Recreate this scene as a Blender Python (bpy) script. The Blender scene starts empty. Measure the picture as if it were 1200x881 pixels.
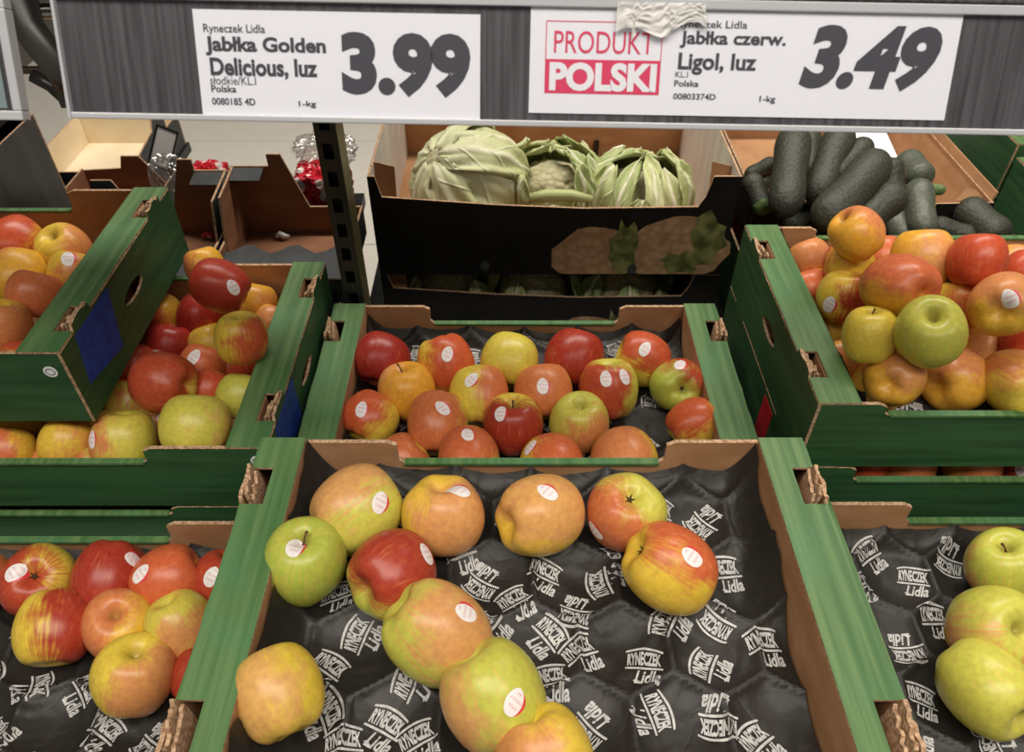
import bpy, bmesh, math, random
from mathutils import Vector, Matrix, noise
from mathutils.bvhtree import BVHTree
C = bpy.context.scene.collection
SC = bpy.context.scene
R = math.radians

# ---------------------------------------------------------------- camera
cam = bpy.data.objects.new('camera', bpy.data.cameras.new('camera'))
C.objects.link(cam)
cam.location = (0, 0, 1.5)
cam.rotation_euler = (R(90 - 42.8), 0, 0)
cam.data.sensor_width = 36.0
cam.data.lens = 27.0
cam.data.clip_start = 0.02
cam.data.dof.use_dof = True
cam.data.dof.focus_distance = 0.82
cam.data.dof.aperture_fstop = 10.0
SC.camera = cam

# ---------------------------------------------------------------- world and light
w = bpy.data.worlds.new('store_ambient'); SC.world = w; w.use_nodes = True
w.node_tree.nodes['Background'].inputs[0].default_value = (1.0, 0.95, 0.88, 1)
w.node_tree.nodes['Background'].inputs[1].default_value = 0.15
def area(name, loc, sx, sy, power, col=(1, .93, .82), rot=(0, 0, 0)):
    l = bpy.data.lights.new(name, 'AREA'); l.shape = 'RECTANGLE'; l.size = sx; l.size_y = sy
    l.energy = power; l.color = col
    o = bpy.data.objects.new(name, l); o.location = loc; o.rotation_euler = rot; C.objects.link(o)
    return o
area('ceiling_lamp_aisle', (0.1, -0.35, 3.0), 3.2, 0.9, 78)
area('ceiling_lamp_far', (0.1, 1.85, 3.0), 3.2, 0.3, 75)
SC.view_settings.view_transform = 'Standard'
SC.view_settings.look = 'None'
SC.view_settings.gamma = 1.0
SC.view_settings.use_curve_mapping = False
SC.view_settings.exposure = 0.0

# ---------------------------------------------------------------- materials
def nodes(name):
    m = bpy.data.materials.new(name); m.use_nodes = True
    nt = m.node_tree
    return m, nt, nt.nodes['Principled BSDF']
def N(nt, t, **kw):
    n = nt.nodes.new(t)
    for k, v in kw.items():
        if k.startswith('i_'):
            n.inputs[int(k[2:]) if k[2:].isdigit() else k[2:]].default_value = v
        else: setattr(n, k, v)
    return n
def L(nt, a, b): nt.links.new(a, b)
def math_(nt, op, a, b=None, c=None):
    n = nt.nodes.new('ShaderNodeMath'); n.operation = op
    for i, v in enumerate((a, b, c)):
        if v is None: continue
        if isinstance(v, (int, float)): n.inputs[i].default_value = v
        else: L(nt, v, n.inputs[i])
    return n.outputs[0]
def mixc(nt, fac, a, b):
    n = nt.nodes.new('ShaderNodeMix'); n.data_type = 'RGBA'
    if isinstance(fac, (int, float)): n.inputs[0].default_value = fac
    else: L(nt, fac, n.inputs[0])
    for i, v in ((6, a), (7, b)):
        if isinstance(v, tuple): n.inputs[i].default_value = v if len(v) == 4 else v + (1,)
        else: L(nt, v, n.inputs[i])
    return n.outputs[2]
def sstep(nt, v, a, b):
    n = N(nt, 'ShaderNodeMapRange', interpolation_type='SMOOTHSTEP')
    L(nt, v, n.inputs[0])
    for i, x in ((1, a), (2, b)):
        if isinstance(x, (int, float)): n.inputs[i].default_value = x
        else: L(nt, x, n.inputs[i])
    return n.outputs[0]
def streaky(name, c1, c2, scale, rough=.6, bump=.0, spec=.35, detail=4, c3=None, s3=None):
    """two tones mixed by noise stretched along an axis"""
    m, nt, b = nodes(name)
    tc = N(nt, 'ShaderNodeTexCoord'); mp = N(nt, 'ShaderNodeMapping'); mp.inputs['Scale'].default_value = scale
    L(nt, tc.outputs['Object'], mp.inputs[0])
    nz = N(nt, 'ShaderNodeTexNoise'); nz.inputs['Scale'].default_value = 1; nz.inputs['Detail'].default_value = detail
    L(nt, mp.outputs[0], nz.inputs['Vector'])
    f = sstep(nt, nz.outputs[0], .3, .7)
    col = mixc(nt, f, c1, c2)
    if c3:
        n2 = N(nt, 'ShaderNodeTexNoise'); n2.inputs['Scale'].default_value = s3; n2.inputs['Detail'].default_value = 3
        L(nt, tc.outputs['Object'], n2.inputs['Vector'])
        col = mixc(nt, math_(nt, 'MULTIPLY', sstep(nt, n2.outputs[0], .45, .75), .6), col, c3)
    L(nt, col, b.inputs['Base Color'])
    b.inputs['Roughness'].default_value = rough
    b.inputs['Specular IOR Level'].default_value = spec
    if bump:
        bp = N(nt, 'ShaderNodeBump'); bp.inputs['Strength'].default_value = bump; bp.inputs['Distance'].default_value = .001
        L(nt, nz.outputs[0], bp.inputs['Height']); L(nt, bp.outputs[0], b.inputs['Normal'])
    return m
def plain(name, c, rough=.5, metal=0, spec=.4):
    m, nt, b = nodes(name)
    b.inputs['Base Color'].default_value = c + (1,); b.inputs['Roughness'].default_value = rough
    b.inputs['Metallic'].default_value = metal; b.inputs['Specular IOR Level'].default_value = spec
    return m
M = {}
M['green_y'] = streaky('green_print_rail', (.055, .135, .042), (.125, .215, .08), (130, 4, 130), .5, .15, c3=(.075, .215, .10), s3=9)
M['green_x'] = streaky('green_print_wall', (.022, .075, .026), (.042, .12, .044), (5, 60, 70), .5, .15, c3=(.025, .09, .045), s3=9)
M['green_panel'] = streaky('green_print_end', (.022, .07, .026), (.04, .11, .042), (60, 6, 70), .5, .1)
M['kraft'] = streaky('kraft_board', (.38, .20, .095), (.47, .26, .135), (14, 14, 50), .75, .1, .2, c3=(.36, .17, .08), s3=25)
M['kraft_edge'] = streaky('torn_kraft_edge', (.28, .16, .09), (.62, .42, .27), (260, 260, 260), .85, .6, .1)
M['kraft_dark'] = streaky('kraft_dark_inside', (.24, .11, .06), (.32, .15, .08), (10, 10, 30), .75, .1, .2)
M['black_board'] = streaky('black_printed_board', (.006, .005, .005), (.011, .009, .009), (20, 20, 20), .55, 0, .25)
M['grey_board'] = streaky('charcoal_board', (.035, .037, .04), (.055, .058, .062), (20, 20, 20), .5, 0, .3)
M['white_board'] = streaky('white_lined_board', (.62, .56, .52), (.74, .70, .66), (20, 20, 6), .7, 0, .2)
M['cream_board'] = streaky('cream_board', (.75, .62, .42), (.85, .74, .55), (8, 8, 8), .7, 0, .2)
M['black'] = plain('black_paint', (.008, .008, .008), .4)
M['steel_dark'] = streaky('dark_enamelled_steel', (.02, .018, .017), (.045, .04, .036), (30, 30, 4), .35, 0, .5)
M['olive_steel'] = streaky('olive_steel', (.08, .07, .03), (.14, .12, .06), (30, 30, 5), .35, 0, .5)
M['chrome'] = plain('polished_tube', (.45, .44, .42), .18, 1)
M['white_plastic'] = plain('white_plastic', (.8, .8, .8), .3)
M['card'] = plain('white_price_card', (.86, .87, .93), .5)
M['ink'] = plain('dark_grey_ink', (.055, .055, .07), .6)
M['pink'] = plain('raspberry_ink', (.72, .045, .13), .6)
M['paper_white'] = plain('white_print', (.86, .87, .91), .6)
M['logo'] = streaky('pale_grey_print', (.42, .42, .42), (.62, .61, .60), (200, 200, 200), .5, 0, .3)
M['strip'] = streaky('brushed_grey_strip', (.035, .033, .037), (.10, .095, .105), (260, 8, 8), .45, .2, .4, 6)
M['lip'] = plain('translucent_grey_lip', (.42, .43, .46), .2, 0, .6)
M['blue'] = streaky('blue_paper_label', (.012, .04, .27), (.02, .07, .38), (60, 60, 60), .6)
M['red'] = plain('red_print', (.6, .02, .03), .35)
M['stem'] = streaky('stem_brown', (.09, .05, .02), (.2, .12, .05), (4, 4, 4), .8, 0, .1)
M['calyx'] = plain('calyx_dark', (.06, .045, .02), .9, 0, .1)

def mat_clear(name, tint, fac, rough):
    m, nt, b = nodes(name)
    tr = N(nt, 'ShaderNodeBsdfTransparent'); tr.inputs[0].default_value = tint + (1,)
    gl = N(nt, 'ShaderNodeBsdfGlossy'); gl.inputs['Roughness'].default_value = rough
    mx = N(nt, 'ShaderNodeMixShader'); mx.inputs[0].default_value = fac
    L(nt, tr.outputs[0], mx.inputs[1]); L(nt, gl.outputs[0], mx.inputs[2])
    L(nt, mx.outputs[0], nt.nodes['Material Output'].inputs[0])
    return m
M['clear'] = mat_clear('clear_cover', (.97, .97, .98), .04, .15)
M['film'] = mat_clear('crinkled_clear_film', (.93, .92, .91), .28, .25)
def mat_tape():
    m, nt, b = nodes('crumpled_clear_tape')
    b.inputs['Base Color'].default_value = (.8, .79, .77, 1); b.inputs['Roughness'].default_value = .25
    b.inputs['Alpha'].default_value = .6
    return m
M['tape'] = mat_tape()

def mat_liner():
    m, nt, b = nodes('black_tray_paper')
    tc = N(nt, 'ShaderNodeTexCoord')
    nz = N(nt, 'ShaderNodeTexNoise'); nz.inputs['Scale'].default_value = 45; nz.inputs['Detail'].default_value = 5; nz.inputs['Distortion'].default_value = 1.2
    L(nt, tc.outputs['Object'], nz.inputs['Vector'])
    vo = N(nt, 'ShaderNodeTexVoronoi', feature='DISTANCE_TO_EDGE'); vo.inputs['Scale'].default_value = 26
    n2 = N(nt, 'ShaderNodeTexNoise'); n2.inputs['Scale'].default_value = 20
    L(nt, tc.outputs['Object'], n2.inputs['Vector'])
    ad = N(nt, 'ShaderNodeVectorMath', operation='MULTIPLY_ADD'); ad.inputs[1].default_value = (.06, .06, .06)
    L(nt, n2.outputs['Color'], ad.inputs[0]); L(nt, tc.outputs['Object'], ad.inputs[2]); L(nt, ad.outputs[0], vo.inputs['Vector'])
    e = sstep(nt, vo.outputs['Distance'], 0.0, .12)
    hgt = math_(nt, 'ADD', math_(nt, 'MULTIPLY', e, .35), nz.outputs[0])
    bp = N(nt, 'ShaderNodeBump'); bp.inputs['Strength'].default_value = .35; bp.inputs['Distance'].default_value = .0015
    L(nt, hgt, bp.inputs['Height']); L(nt, bp.outputs[0], b.inputs['Normal'])
    L(nt, mixc(nt, nz.outputs[0], (.012, .010, .009), (.027, .023, .020)), b.inputs['Base Color'])
    b.inputs['Roughness'].default_value = .5; b.inputs['Specular IOR Level'].default_value = .42
    return m
M['liner'] = mat_liner()

def mat_apple():
    m, nt, b = nodes('apple_skin')
    tc = N(nt, 'ShaderNodeTexCoord'); oi = N(nt, 'ShaderNodeObjectInfo')
    sp = N(nt, 'ShaderNodeSeparateColor'); L(nt, oi.outputs['Color'], sp.inputs[0])
    rnd = oi.outputs['Random']
    nrm = N(nt, 'ShaderNodeVectorMath', operation='NORMALIZE'); L(nt, tc.outputs['Object'], nrm.inputs[0])
    sx = N(nt, 'ShaderNodeSeparateXYZ'); L(nt, nrm.outputs[0], sx.inputs[0])
    # offset by the apple's own random number so that no two skins match
    off = N(nt, 'ShaderNodeCombineXYZ'); r20 = math_(nt, 'MULTIPLY', rnd, 37.0)
    for i in range(3): L(nt, r20, off.inputs[i])
    ad = N(nt, 'ShaderNodeVectorMath', operation='ADD'); L(nt, nrm.outputs[0], ad.inputs[0]); L(nt, off.outputs[0], ad.inputs[1])
    n1 = N(nt, 'ShaderNodeTexNoise'); n1.inputs['Scale'].default_value = 1.6; n1.inputs['Detail'].default_value = 3
    L(nt, ad.outputs[0], n1.inputs['Vector'])
    # meridian streaks
    ang = math_(nt, 'ARCTAN2', sx.outputs[1], sx.outputs[0])
    cv = N(nt, 'ShaderNodeCombineXYZ'); L(nt, math_(nt, 'ADD', math_(nt, 'MULTIPLY', ang, 9.0), r20), cv.inputs[0]); L(nt, math_(nt, 'MULTIPLY', sx.outputs[2], 1.1), cv.inputs[1])
    n2 = N(nt, 'ShaderNodeTexNoise'); n2.inputs['Scale'].default_value = 1.3; n2.inputs['Detail'].default_value = 4
    L(nt, cv.outputs[0], n2.inputs['Vector'])
    val = math_(nt, 'ADD', sx.outputs[0], math_(nt, 'MULTIPLY', math_(nt, 'SUBTRACT', n1.outputs[0], .5), 1.5))
    val = math_(nt, 'ADD', val, math_(nt, 'MULTIPLY', math_(nt, 'SUBTRACT', n2.outputs[0], .5), 1.15))
    th = math_(nt, 'SUBTRACT', 1.15, math_(nt, 'MULTIPLY', sp.outputs[0], 1.9))
    mask = sstep(nt, val, math_(nt, 'SUBTRACT', th, .32), math_(nt, 'ADD', th, .42))
    mask = math_(nt, 'MULTIPLY', mask, math_(nt, 'ADD', .74, math_(nt, 'MULTIPLY', sp.outputs[2], .24)))
    def ramp(v, stops):
        r = N(nt, 'ShaderNodeValToRGB'); cr = r.color_ramp
        while len(cr.elements) < len(stops): cr.elements.new(.5)
        for e, (p, c) in zip(cr.elements, stops): e.position = p; e.color = c + (1,)
        L(nt, v, r.inputs[0]); return r.outputs[0]
    base = ramp(sp.outputs[1], [(0, (.72, .33, .03)), (.45, (.68, .50, .055)), (.75, (.54, .52, .08)), (1, (.34, .42, .06))])
    base = mixc(nt, math_(nt, 'MULTIPLY', sstep(nt, n2.outputs[0], .42, .7), .35), base, (.70, .42, .10))
    red = ramp(sp.outputs[2], [(0, (.62, .39, .12)), (.2, (.64, .27, .12)), (.38, (.60, .17, .08)), (.6, (.52, .045, .03)), (1, (.27, .006, .014))])
    red = mixc(nt, math_(nt, 'MULTIPLY', sstep(nt, n2.outputs[0], .55, .75), .3), red, (.66, .26, .11))
    col = mixc(nt, mask, base, red)
    vo = N(nt, 'ShaderNodeTexVoronoi'); vo.inputs['Scale'].default_value = 9
    L(nt, ad.outputs[0], vo.inputs['Vector'])
    dots = math_(nt, 'LESS_THAN', vo.outputs['Distance'], .055)
    col = mixc(nt, math_(nt, 'MULTIPLY', dots, .35), col, (.75, .62, .36))
    v2 = N(nt, 'ShaderNodeTexVoronoi'); v2.inputs['Scale'].default_value = 4.5; L(nt, ad.outputs[0], v2.inputs['Vector'])
    sp2 = math_(nt, 'MULTIPLY', math_(nt, 'LESS_THAN', v2.outputs['Distance'], .05), .4)
    col = mixc(nt, sp2, col, (.12, .06, .02))
    n3 = N(nt, 'ShaderNodeTexNoise'); n3.inputs['Scale'].default_value = 7; n3.inputs['Detail'].default_value = 5; L(nt, ad.outputs[0], n3.inputs['Vector'])
    hs = N(nt, 'ShaderNodeHueSaturation'); L(nt, math_(nt, 'ADD', .80, math_(nt, 'MULTIPLY', n3.outputs[0], .50)), hs.inputs['Value'])
    L(nt, math_(nt, 'ADD', .488, math_(nt, 'MULTIPLY', n3.outputs[0], .024)), hs.inputs['Hue'])
    L(nt, col, hs.inputs['Color']); col = hs.outputs[0]
    # russet around the stem
    russ = sstep(nt, sx.outputs[2], .955, 1.0)
    col = mixc(nt, math_(nt, 'MULTIPLY', russ, .55), col, (.22, .17, .04))
    L(nt, col, b.inputs['Base Color'])
    b.inputs['Roughness'].default_value = .32; b.inputs['Specular IOR Level'].default_value = .38
    bp = N(nt, 'ShaderNodeBump'); bp.inputs['Strength'].default_value = .12; bp.inputs['Distance'].default_value = .002
    L(nt, n1.outputs[0], bp.inputs['Height']); L(nt, bp.outputs[0], b.inputs['Normal'])
    return m
M['apple'] = mat_apple()

def mat_sticker():
    m, nt, b = nodes('fruit_sticker')
    uv = N(nt, 'ShaderNodeUVMap'); s = N(nt, 'ShaderNodeSeparateXYZ'); L(nt, uv.outputs[0], s.inputs[0])
    u, v = s.outputs[0], s.outputs[1]
    # red crescent on one side
    d = math_(nt, 'SQRT', math_(nt, 'ADD', math_(nt, 'POWER', math_(nt, 'SUBTRACT', u, -.45), 2.0), math_(nt, 'POWER', math_(nt, 'SUBTRACT', v, -.2), 2.0)))
    cres = math_(nt, 'GREATER_THAN', d, 1.18)
    # two rows of tiny lettering
    row = math_(nt, 'GREATER_THAN', math_(nt, 'SINE', math_(nt, 'MULTIPLY', v, 13.0)), .2)
    let = math_(nt, 'GREATER_THAN', math_(nt, 'SINE', math_(nt, 'MULTIPLY', u, 26.0)), -.1)
    inside = math_(nt, 'LESS_THAN', math_(nt, 'ADD', math_(nt, 'ABSOLUTE', u), math_(nt, 'ABSOLUTE', v)), .85)
    txt = math_(nt, 'MULTIPLY', math_(nt, 'MULTIPLY', row, let), math_(nt, 'MULTIPLY', inside, .55))
    col = mixc(nt, txt, (.84, .80, .80), (.62, .12, .22))
    col = mixc(nt, cres, col, (.68, .05, .05))
    L(nt, col, b.inputs['Base Color']); b.inputs['Roughness'].default_value = .35
    return m
M['sticker'] = mat_sticker()

def mat_leaf():
    m, nt, b = nodes('cauliflower_leaf')
    uv = N(nt, 'ShaderNodeUVMap'); s = N(nt, 'ShaderNodeSeparateXYZ'); L(nt, uv.outputs[0], s.inputs[0])
    oi = N(nt, 'ShaderNodeObjectInfo'); sp = N(nt, 'ShaderNodeSeparateColor'); L(nt, oi.outputs['Color'], sp.inputs[0])
    ax = math_(nt, 'ABSOLUTE', s.outputs[0])
    rib = math_(nt, 'SUBTRACT', 1.0, sstep(nt, ax, .04, .30))
    # side veins
    ve = math_(nt, 'ADD', math_(nt, 'MULTIPLY', ax, 7.0), math_(nt, 'MULTIPLY', s.outputs[1], -22.0))
    vein = sstep(nt, math_(nt, 'SINE', ve), .82, 1.0)
    nz = N(nt, 'ShaderNodeTexNoise'); nz.inputs['Scale'].default_value = 30; tc = N(nt, 'ShaderNodeTexCoord'); L(nt, tc.outputs['Object'], nz.inputs['Vector'])
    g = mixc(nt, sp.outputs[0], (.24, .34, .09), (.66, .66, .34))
    g = mixc(nt, math_(nt, 'MULTIPLY', nz.outputs[0], .5), g, (.36, .46, .16))
    g = mixc(nt, math_(nt, 'MULTIPLY', vein, .5), g, (.74, .76, .5))
    base = math_(nt, 'SUBTRACT', 1.0, sstep(nt, s.outputs[1], .15, .75))
    f = math_(nt, 'MAXIMUM', rib, math_(nt, 'MULTIPLY', base, .55))
    L(nt, mixc(nt, f, g, (.80, .78, .55)), b.inputs['Base Color'])
    b.inputs['Roughness'].default_value = .45
    bp = N(nt, 'ShaderNodeBump'); bp.inputs['Strength'].default_value = .5; bp.inputs['Distance'].default_value = .003
    L(nt, math_(nt, 'ADD', math_(nt, 'ADD', vein, rib), nz.outputs[0]), bp.inputs['Height']); L(nt, bp.outputs[0], b.inputs['Normal'])
    return m
M['leaf'] = mat_leaf()
def mat_bumpy(name, c1, c2, scale, strength, rough, dist=.003):
    m, nt, b = nodes(name)
    tc = N(nt, 'ShaderNodeTexCoord'); vo = N(nt, 'ShaderNodeTexVoronoi'); vo.inputs['Scale'].default_value = scale
    L(nt, tc.outputs['Object'], vo.inputs['Vector'])
    nz = N(nt, 'ShaderNodeTexNoise'); nz.inputs['Scale'].default_value = scale * .25; L(nt, tc.outputs['Object'], nz.inputs['Vector'])
    L(nt, mixc(nt, math_(nt, 'MULTIPLY', math_(nt, 'ADD', vo.outputs['Distance'], nz.outputs[0]), .8), c2, c1), b.inputs['Base Color'])
    bp = N(nt, 'ShaderNodeBump', invert=True); bp.inputs['Strength'].default_value = strength; bp.inputs['Distance'].default_value = dist
    L(nt, vo.outputs['Distance'], bp.inputs['Height']); L(nt, bp.outputs[0], b.inputs['Normal'])
    b.inputs['Roughness'].default_value = rough
    return m
M['curd'] = mat_bumpy('cauliflower_curd', (.45, .40, .22), (.74, .72, .50), 90, .8, .7)
M['cucumber'] = mat_bumpy('cucumber_skin', (.034, .036, .024), (.060, .060, .042), 150, .6, .55, .0015)
M['cucumber_tip'] = mat_bumpy('cucumber_pale_skin', (.10, .16, .05), (.22, .30, .10), 110, .5, .45, .002)
M['cucumber_grey'] = mat_bumpy('cucumber_frosted_skin', (.075, .085, .06), (.13, .14, .11), 140, .35, .45, .0015)
M['print_curd'] = mat_bumpy('printed_cauliflower', (.28, .16, .08), (.55, .36, .22), 70, 0, .5)
M['print_leaf'] = streaky('printed_leaves', (.06, .07, .02), (.22, .22, .08), (45, 45, 45), .5)
def mat_floor():
    m, nt, b = nodes('pale_floor_tiles')
    tc = N(nt, 'ShaderNodeTexCoord'); n = N(nt, 'ShaderNodeTexNoise'); n.inputs['Scale'].default_value = 14; n.inputs['Detail'].default_value = 6
    L(nt, tc.outputs['Object'], n.inputs['Vector'])
    L(nt, mixc(nt, n.outputs[0], (.66, .62, .55), (.78, .74, .67)), b.inputs['Base Color'])
    b.inputs['Roughness'].default_value = .3
    return m
M['floor'] = mat_floor()
M['grout'] = plain('floor_joint', (.16, .14, .12), .8)
def mat_bag():
    m, nt, b = nodes('red_and_clear_bag_film')
    tc = N(nt, 'ShaderNodeTexCoord'); n = N(nt, 'ShaderNodeTexNoise'); n.inputs['Scale'].default_value = 24; n.inputs['Detail'].default_value = 2
    L(nt, tc.outputs['Object'], n.inputs['Vector'])
    L(nt, mixc(nt, sstep(nt, n.outputs[0], .52, .56), (.55, .015, .03), (.72, .62, .60)), b.inputs['Base Color'])
    b.inputs['Roughness'].default_value = .15
    return m
M['bag'] = mat_bag()

# ---------------------------------------------------------------- mesh helpers
def link(name, me, parent=None, loc=None):
    o = bpy.data.objects.new(name, me); C.objects.link(o)
    if parent: o.parent = parent
    if loc is not None: o.location = loc
    return o
def tag(o, label=None, cat=None, group=None, kind=None):
    if label: o['label'] = label
    if cat: o['category'] = cat
    if group: o['group'] = group
    if kind: o['kind'] = kind
    return o
def thing(name, label, cat, loc=(0, 0, 0), group=None, rotz=0):
    o = bpy.data.objects.new(name, None); C.objects.link(o); o.location = loc; o.rotation_euler = (0, 0, rotz)
    o.empty_display_size = .02
    return tag(o, label, cat, group)
def mesh(name, vs, fs, mats, mi=None, smooth=False):
    me = bpy.data.meshes.new(name); me.from_pydata([tuple(v) for v in vs], [], fs)
    for m in mats: me.materials.append(m)
    if mi: me.polygons.foreach_set('material_index', mi)
    if smooth: me.polygons.foreach_set('use_smooth', [True] * len(me.polygons))
    me.update(); return me
class MB:
    def __init__(s): s.v = []; s.f = []; s.m = []
    def box(s, x0, x1, y0, y1, z0, z1, mi=0):
        b = len(s.v)
        s.v += [(x0, y0, z0), (x1, y0, z0), (x1, y1, z0), (x0, y1, z0), (x0, y0, z1), (x1, y0, z1), (x1, y1, z1), (x0, y1, z1)]
        s.f += [[b + i for i in q] for q in ((3, 2, 1, 0), (4, 5, 6, 7), (0, 1, 5, 4), (1, 2, 6, 5), (2, 3, 7, 6), (3, 0, 4, 7))]
        s.m += [mi] * 6; return s
    def build(s, name, mats, parent=None, loc=None, bevel=0):
        o = link(name, mesh(name, s.v, s.f, mats, s.m), parent, loc)
        if bevel:
            md = o.modifiers.new('bevel', 'BEVEL'); md.width = bevel; md.segments = 2
        return o
def curve_mesh(splines, t=0, text=None, offset=0, res=3):
    """2D outlines (holes allowed) or a line of text -> filled flat mesh, in a list of verts and faces"""
    if text is None:
        cu = bpy.data.curves.new('tmp', 'CURVE'); cu.dimensions = '2D'; cu.fill_mode = 'BOTH'
        for sp in splines:
            s = cu.splines.new('POLY'); s.points.add(len(sp) - 1); s.use_cyclic_u = True
            for p, q in zip(s.points, sp): p.co = (q[0], q[1], 0, 1)
    else:
        cu = bpy.data.curves.new('tmp', 'FONT'); cu.body = text; cu.size = 1; cu.offset = offset; cu.resolution_u = res
    cu.extrude = t / 2
    ob = bpy.data.objects.new('tmp', cu); C.objects.link(ob)
    bpy.context.view_layer.update()
    me = bpy.data.meshes.new_from_object(ob.evaluated_get(bpy.context.evaluated_depsgraph_get()))
    vs = [v.co.copy() for v in me.vertices]; fs = [list(p.vertices) for p in me.polygons]
    ns = [p.normal.copy() for p in me.polygons]
    bpy.data.objects.remove(ob); bpy.data.curves.remove(cu); bpy.data.meshes.remove(me)
    return vs, fs, ns
def plate(name, outline, holes, t, origin, ax, ay, mats, parent=None):
    """a cut board: mats = (+normal face, -normal face, edges)"""
    vs, fs, ns = curve_mesh([outline] + holes, t)
    ax = Vector(ax); ay = Vector(ay); n = ax.cross(ay); o = Vector(origin)
    mi = [0 if q.z > .5 else (1 if q.z < -.5 else 2) for q in ns]
    return link(name, mesh(name, [o + ax * v.x + ay * v.y + n * v.z for v in vs], fs, mats, mi), parent)
def text_mesh(body, box, offset=.0, shear=0, res=4):
    """text scaled to fill box=(a0,b0,a1,b1)"""
    vs, fs, ns = curve_mesh(None, 0, body, offset, res)
    for v in vs: v.x += shear * v.y
    x0 = min(v.x for v in vs); x1 = max(v.x for v in vs); y0 = min(v.y for v in vs); y1 = max(v.y for v in vs)
    a0, b0, a1, b1 = box
    for v in vs:
        v.x = a0 + (v.x - x0) / (x1 - x0) * (a1 - a0); v.y = b0 + (v.y - y0) / (y1 - y0) * (b1 - b0)
    return vs, fs
def tube(pts, rad, seg=10):
    vs = []; fs = []
    for i, p in enumerate(pts):
        p = Vector(p); d = (Vector(pts[min(i + 1, len(pts) - 1)]) - Vector(pts[max(i - 1, 0)])).normalized()
        a = d.cross(Vector((0, .2, 1))).normalized(); b = d.cross(a)
        r = rad[i] if isinstance(rad, (list, tuple)) else rad
        for k in range(seg):
            t = 2 * math.pi * k / seg; vs.append(p + a * (r * math.cos(t)) + b * (r * math.sin(t)))
    n = len(pts)
    for i in range(n - 1):
        for k in range(seg):
            fs.append([i * seg + k, i * seg + (k + 1) % seg, (i + 1) * seg + (k + 1) % seg, (i + 1) * seg + k])
    fs.append(list(range(seg))[::-1]); fs.append([(n - 1) * seg + k for k in range(seg)])
    return vs, fs

# ---------------------------------------------------------------- setting
tiles = MB().box(-3.2, 3.2, -1.5, 7, -.05, -.002)
fl = tiles.build('floor', [M['grout']]); tag(fl, kind='structure')
base_t = MB().box(-.398, .398, -.398, .398, -.002, 0).v
tile0 = None
for i in range(-3, 4):
    for j in range(-1, 8):
        if tile0 is None:
            mb = MB().box(-.398, .398, -.398, .398, -.002, .002); tile0 = mesh('tile', mb.v, mb.f, [M['floor']], mb.m)
        link('tile', tile0, fl, (i * .8 + .33, j * .8 + .3, .0))
wl = MB().box(-3.2, 3.2, 7, 7.1, 0, 3.4).build('wall_back', [M['white_board']]); tag(wl, kind='structure')

# display tables that carry all the crates
def deck(label, x0, x1, y0, y1, zt, t=.025):
    st = thing('display_table', label, 'table', ((x0 + x1) / 2, (y0 + y1) / 2, 0)); a = (x1 - x0) / 2; b = (y1 - y0) / 2
    MB().box(-a, a, -b, b, zt - t, zt - .0005).build('deck', [M['black']], st)
    for x in (-a + .02, a - .045):
        for y in (-b + .01, b - .035):
            MB().box(x, x + .025, y, y + .025, 0, zt - t).build('leg', [M['black']], st)
    return st
deck('black front table under the three nearest crates', -1.25, 1.6, .15, .578, .649)
deck('black table under the middle crate, right half', -.283, .960, .582, 1.025, .649)
deck('lower black table under the left middle crates', -1.25, -.288, .59, 1.065, .595)
deck('low black table under the cauliflower boxes', -.30, .385, 1.06, 1.60, .52)
deck('black table under the cucumber boxes', .39, .95, 1.03, 1.66, .575)
deck('black table under the nearer far-right crates', .962, 1.6, .97, 1.365, .586)
deck('black table under the rear far-right crates', .962, 1.6, 1.37, 1.80, .606)
deck('narrow black table under the two charcoal display boxes', -.76, -.305, 1.07, 1.285, .695)
deck('black table under the notched carton', -1.25, -.755, 1.365, 1.625, .60)
deck('black table under the cream lined box', -1.20, -.88, 1.635, 1.97, .545)
deck('small black table under the produce bags', -.775, -.305, 1.29, 1.42, .70)
deck('black table under the stacked black crates', -1.48, -.85, 1.07, 1.36, .694)
# unseen board added over the stand to shade the middle crate
cn = thing('added_shade_board', 'grey board above the price rail, added unseen to shade the middle crate', 'added_shade_board', (-.45, .83, 1.43))
MB().box(-1.0, .75, -.28, .27, 0, .02).build('board', [M['steel_dark']], cn)

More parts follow.
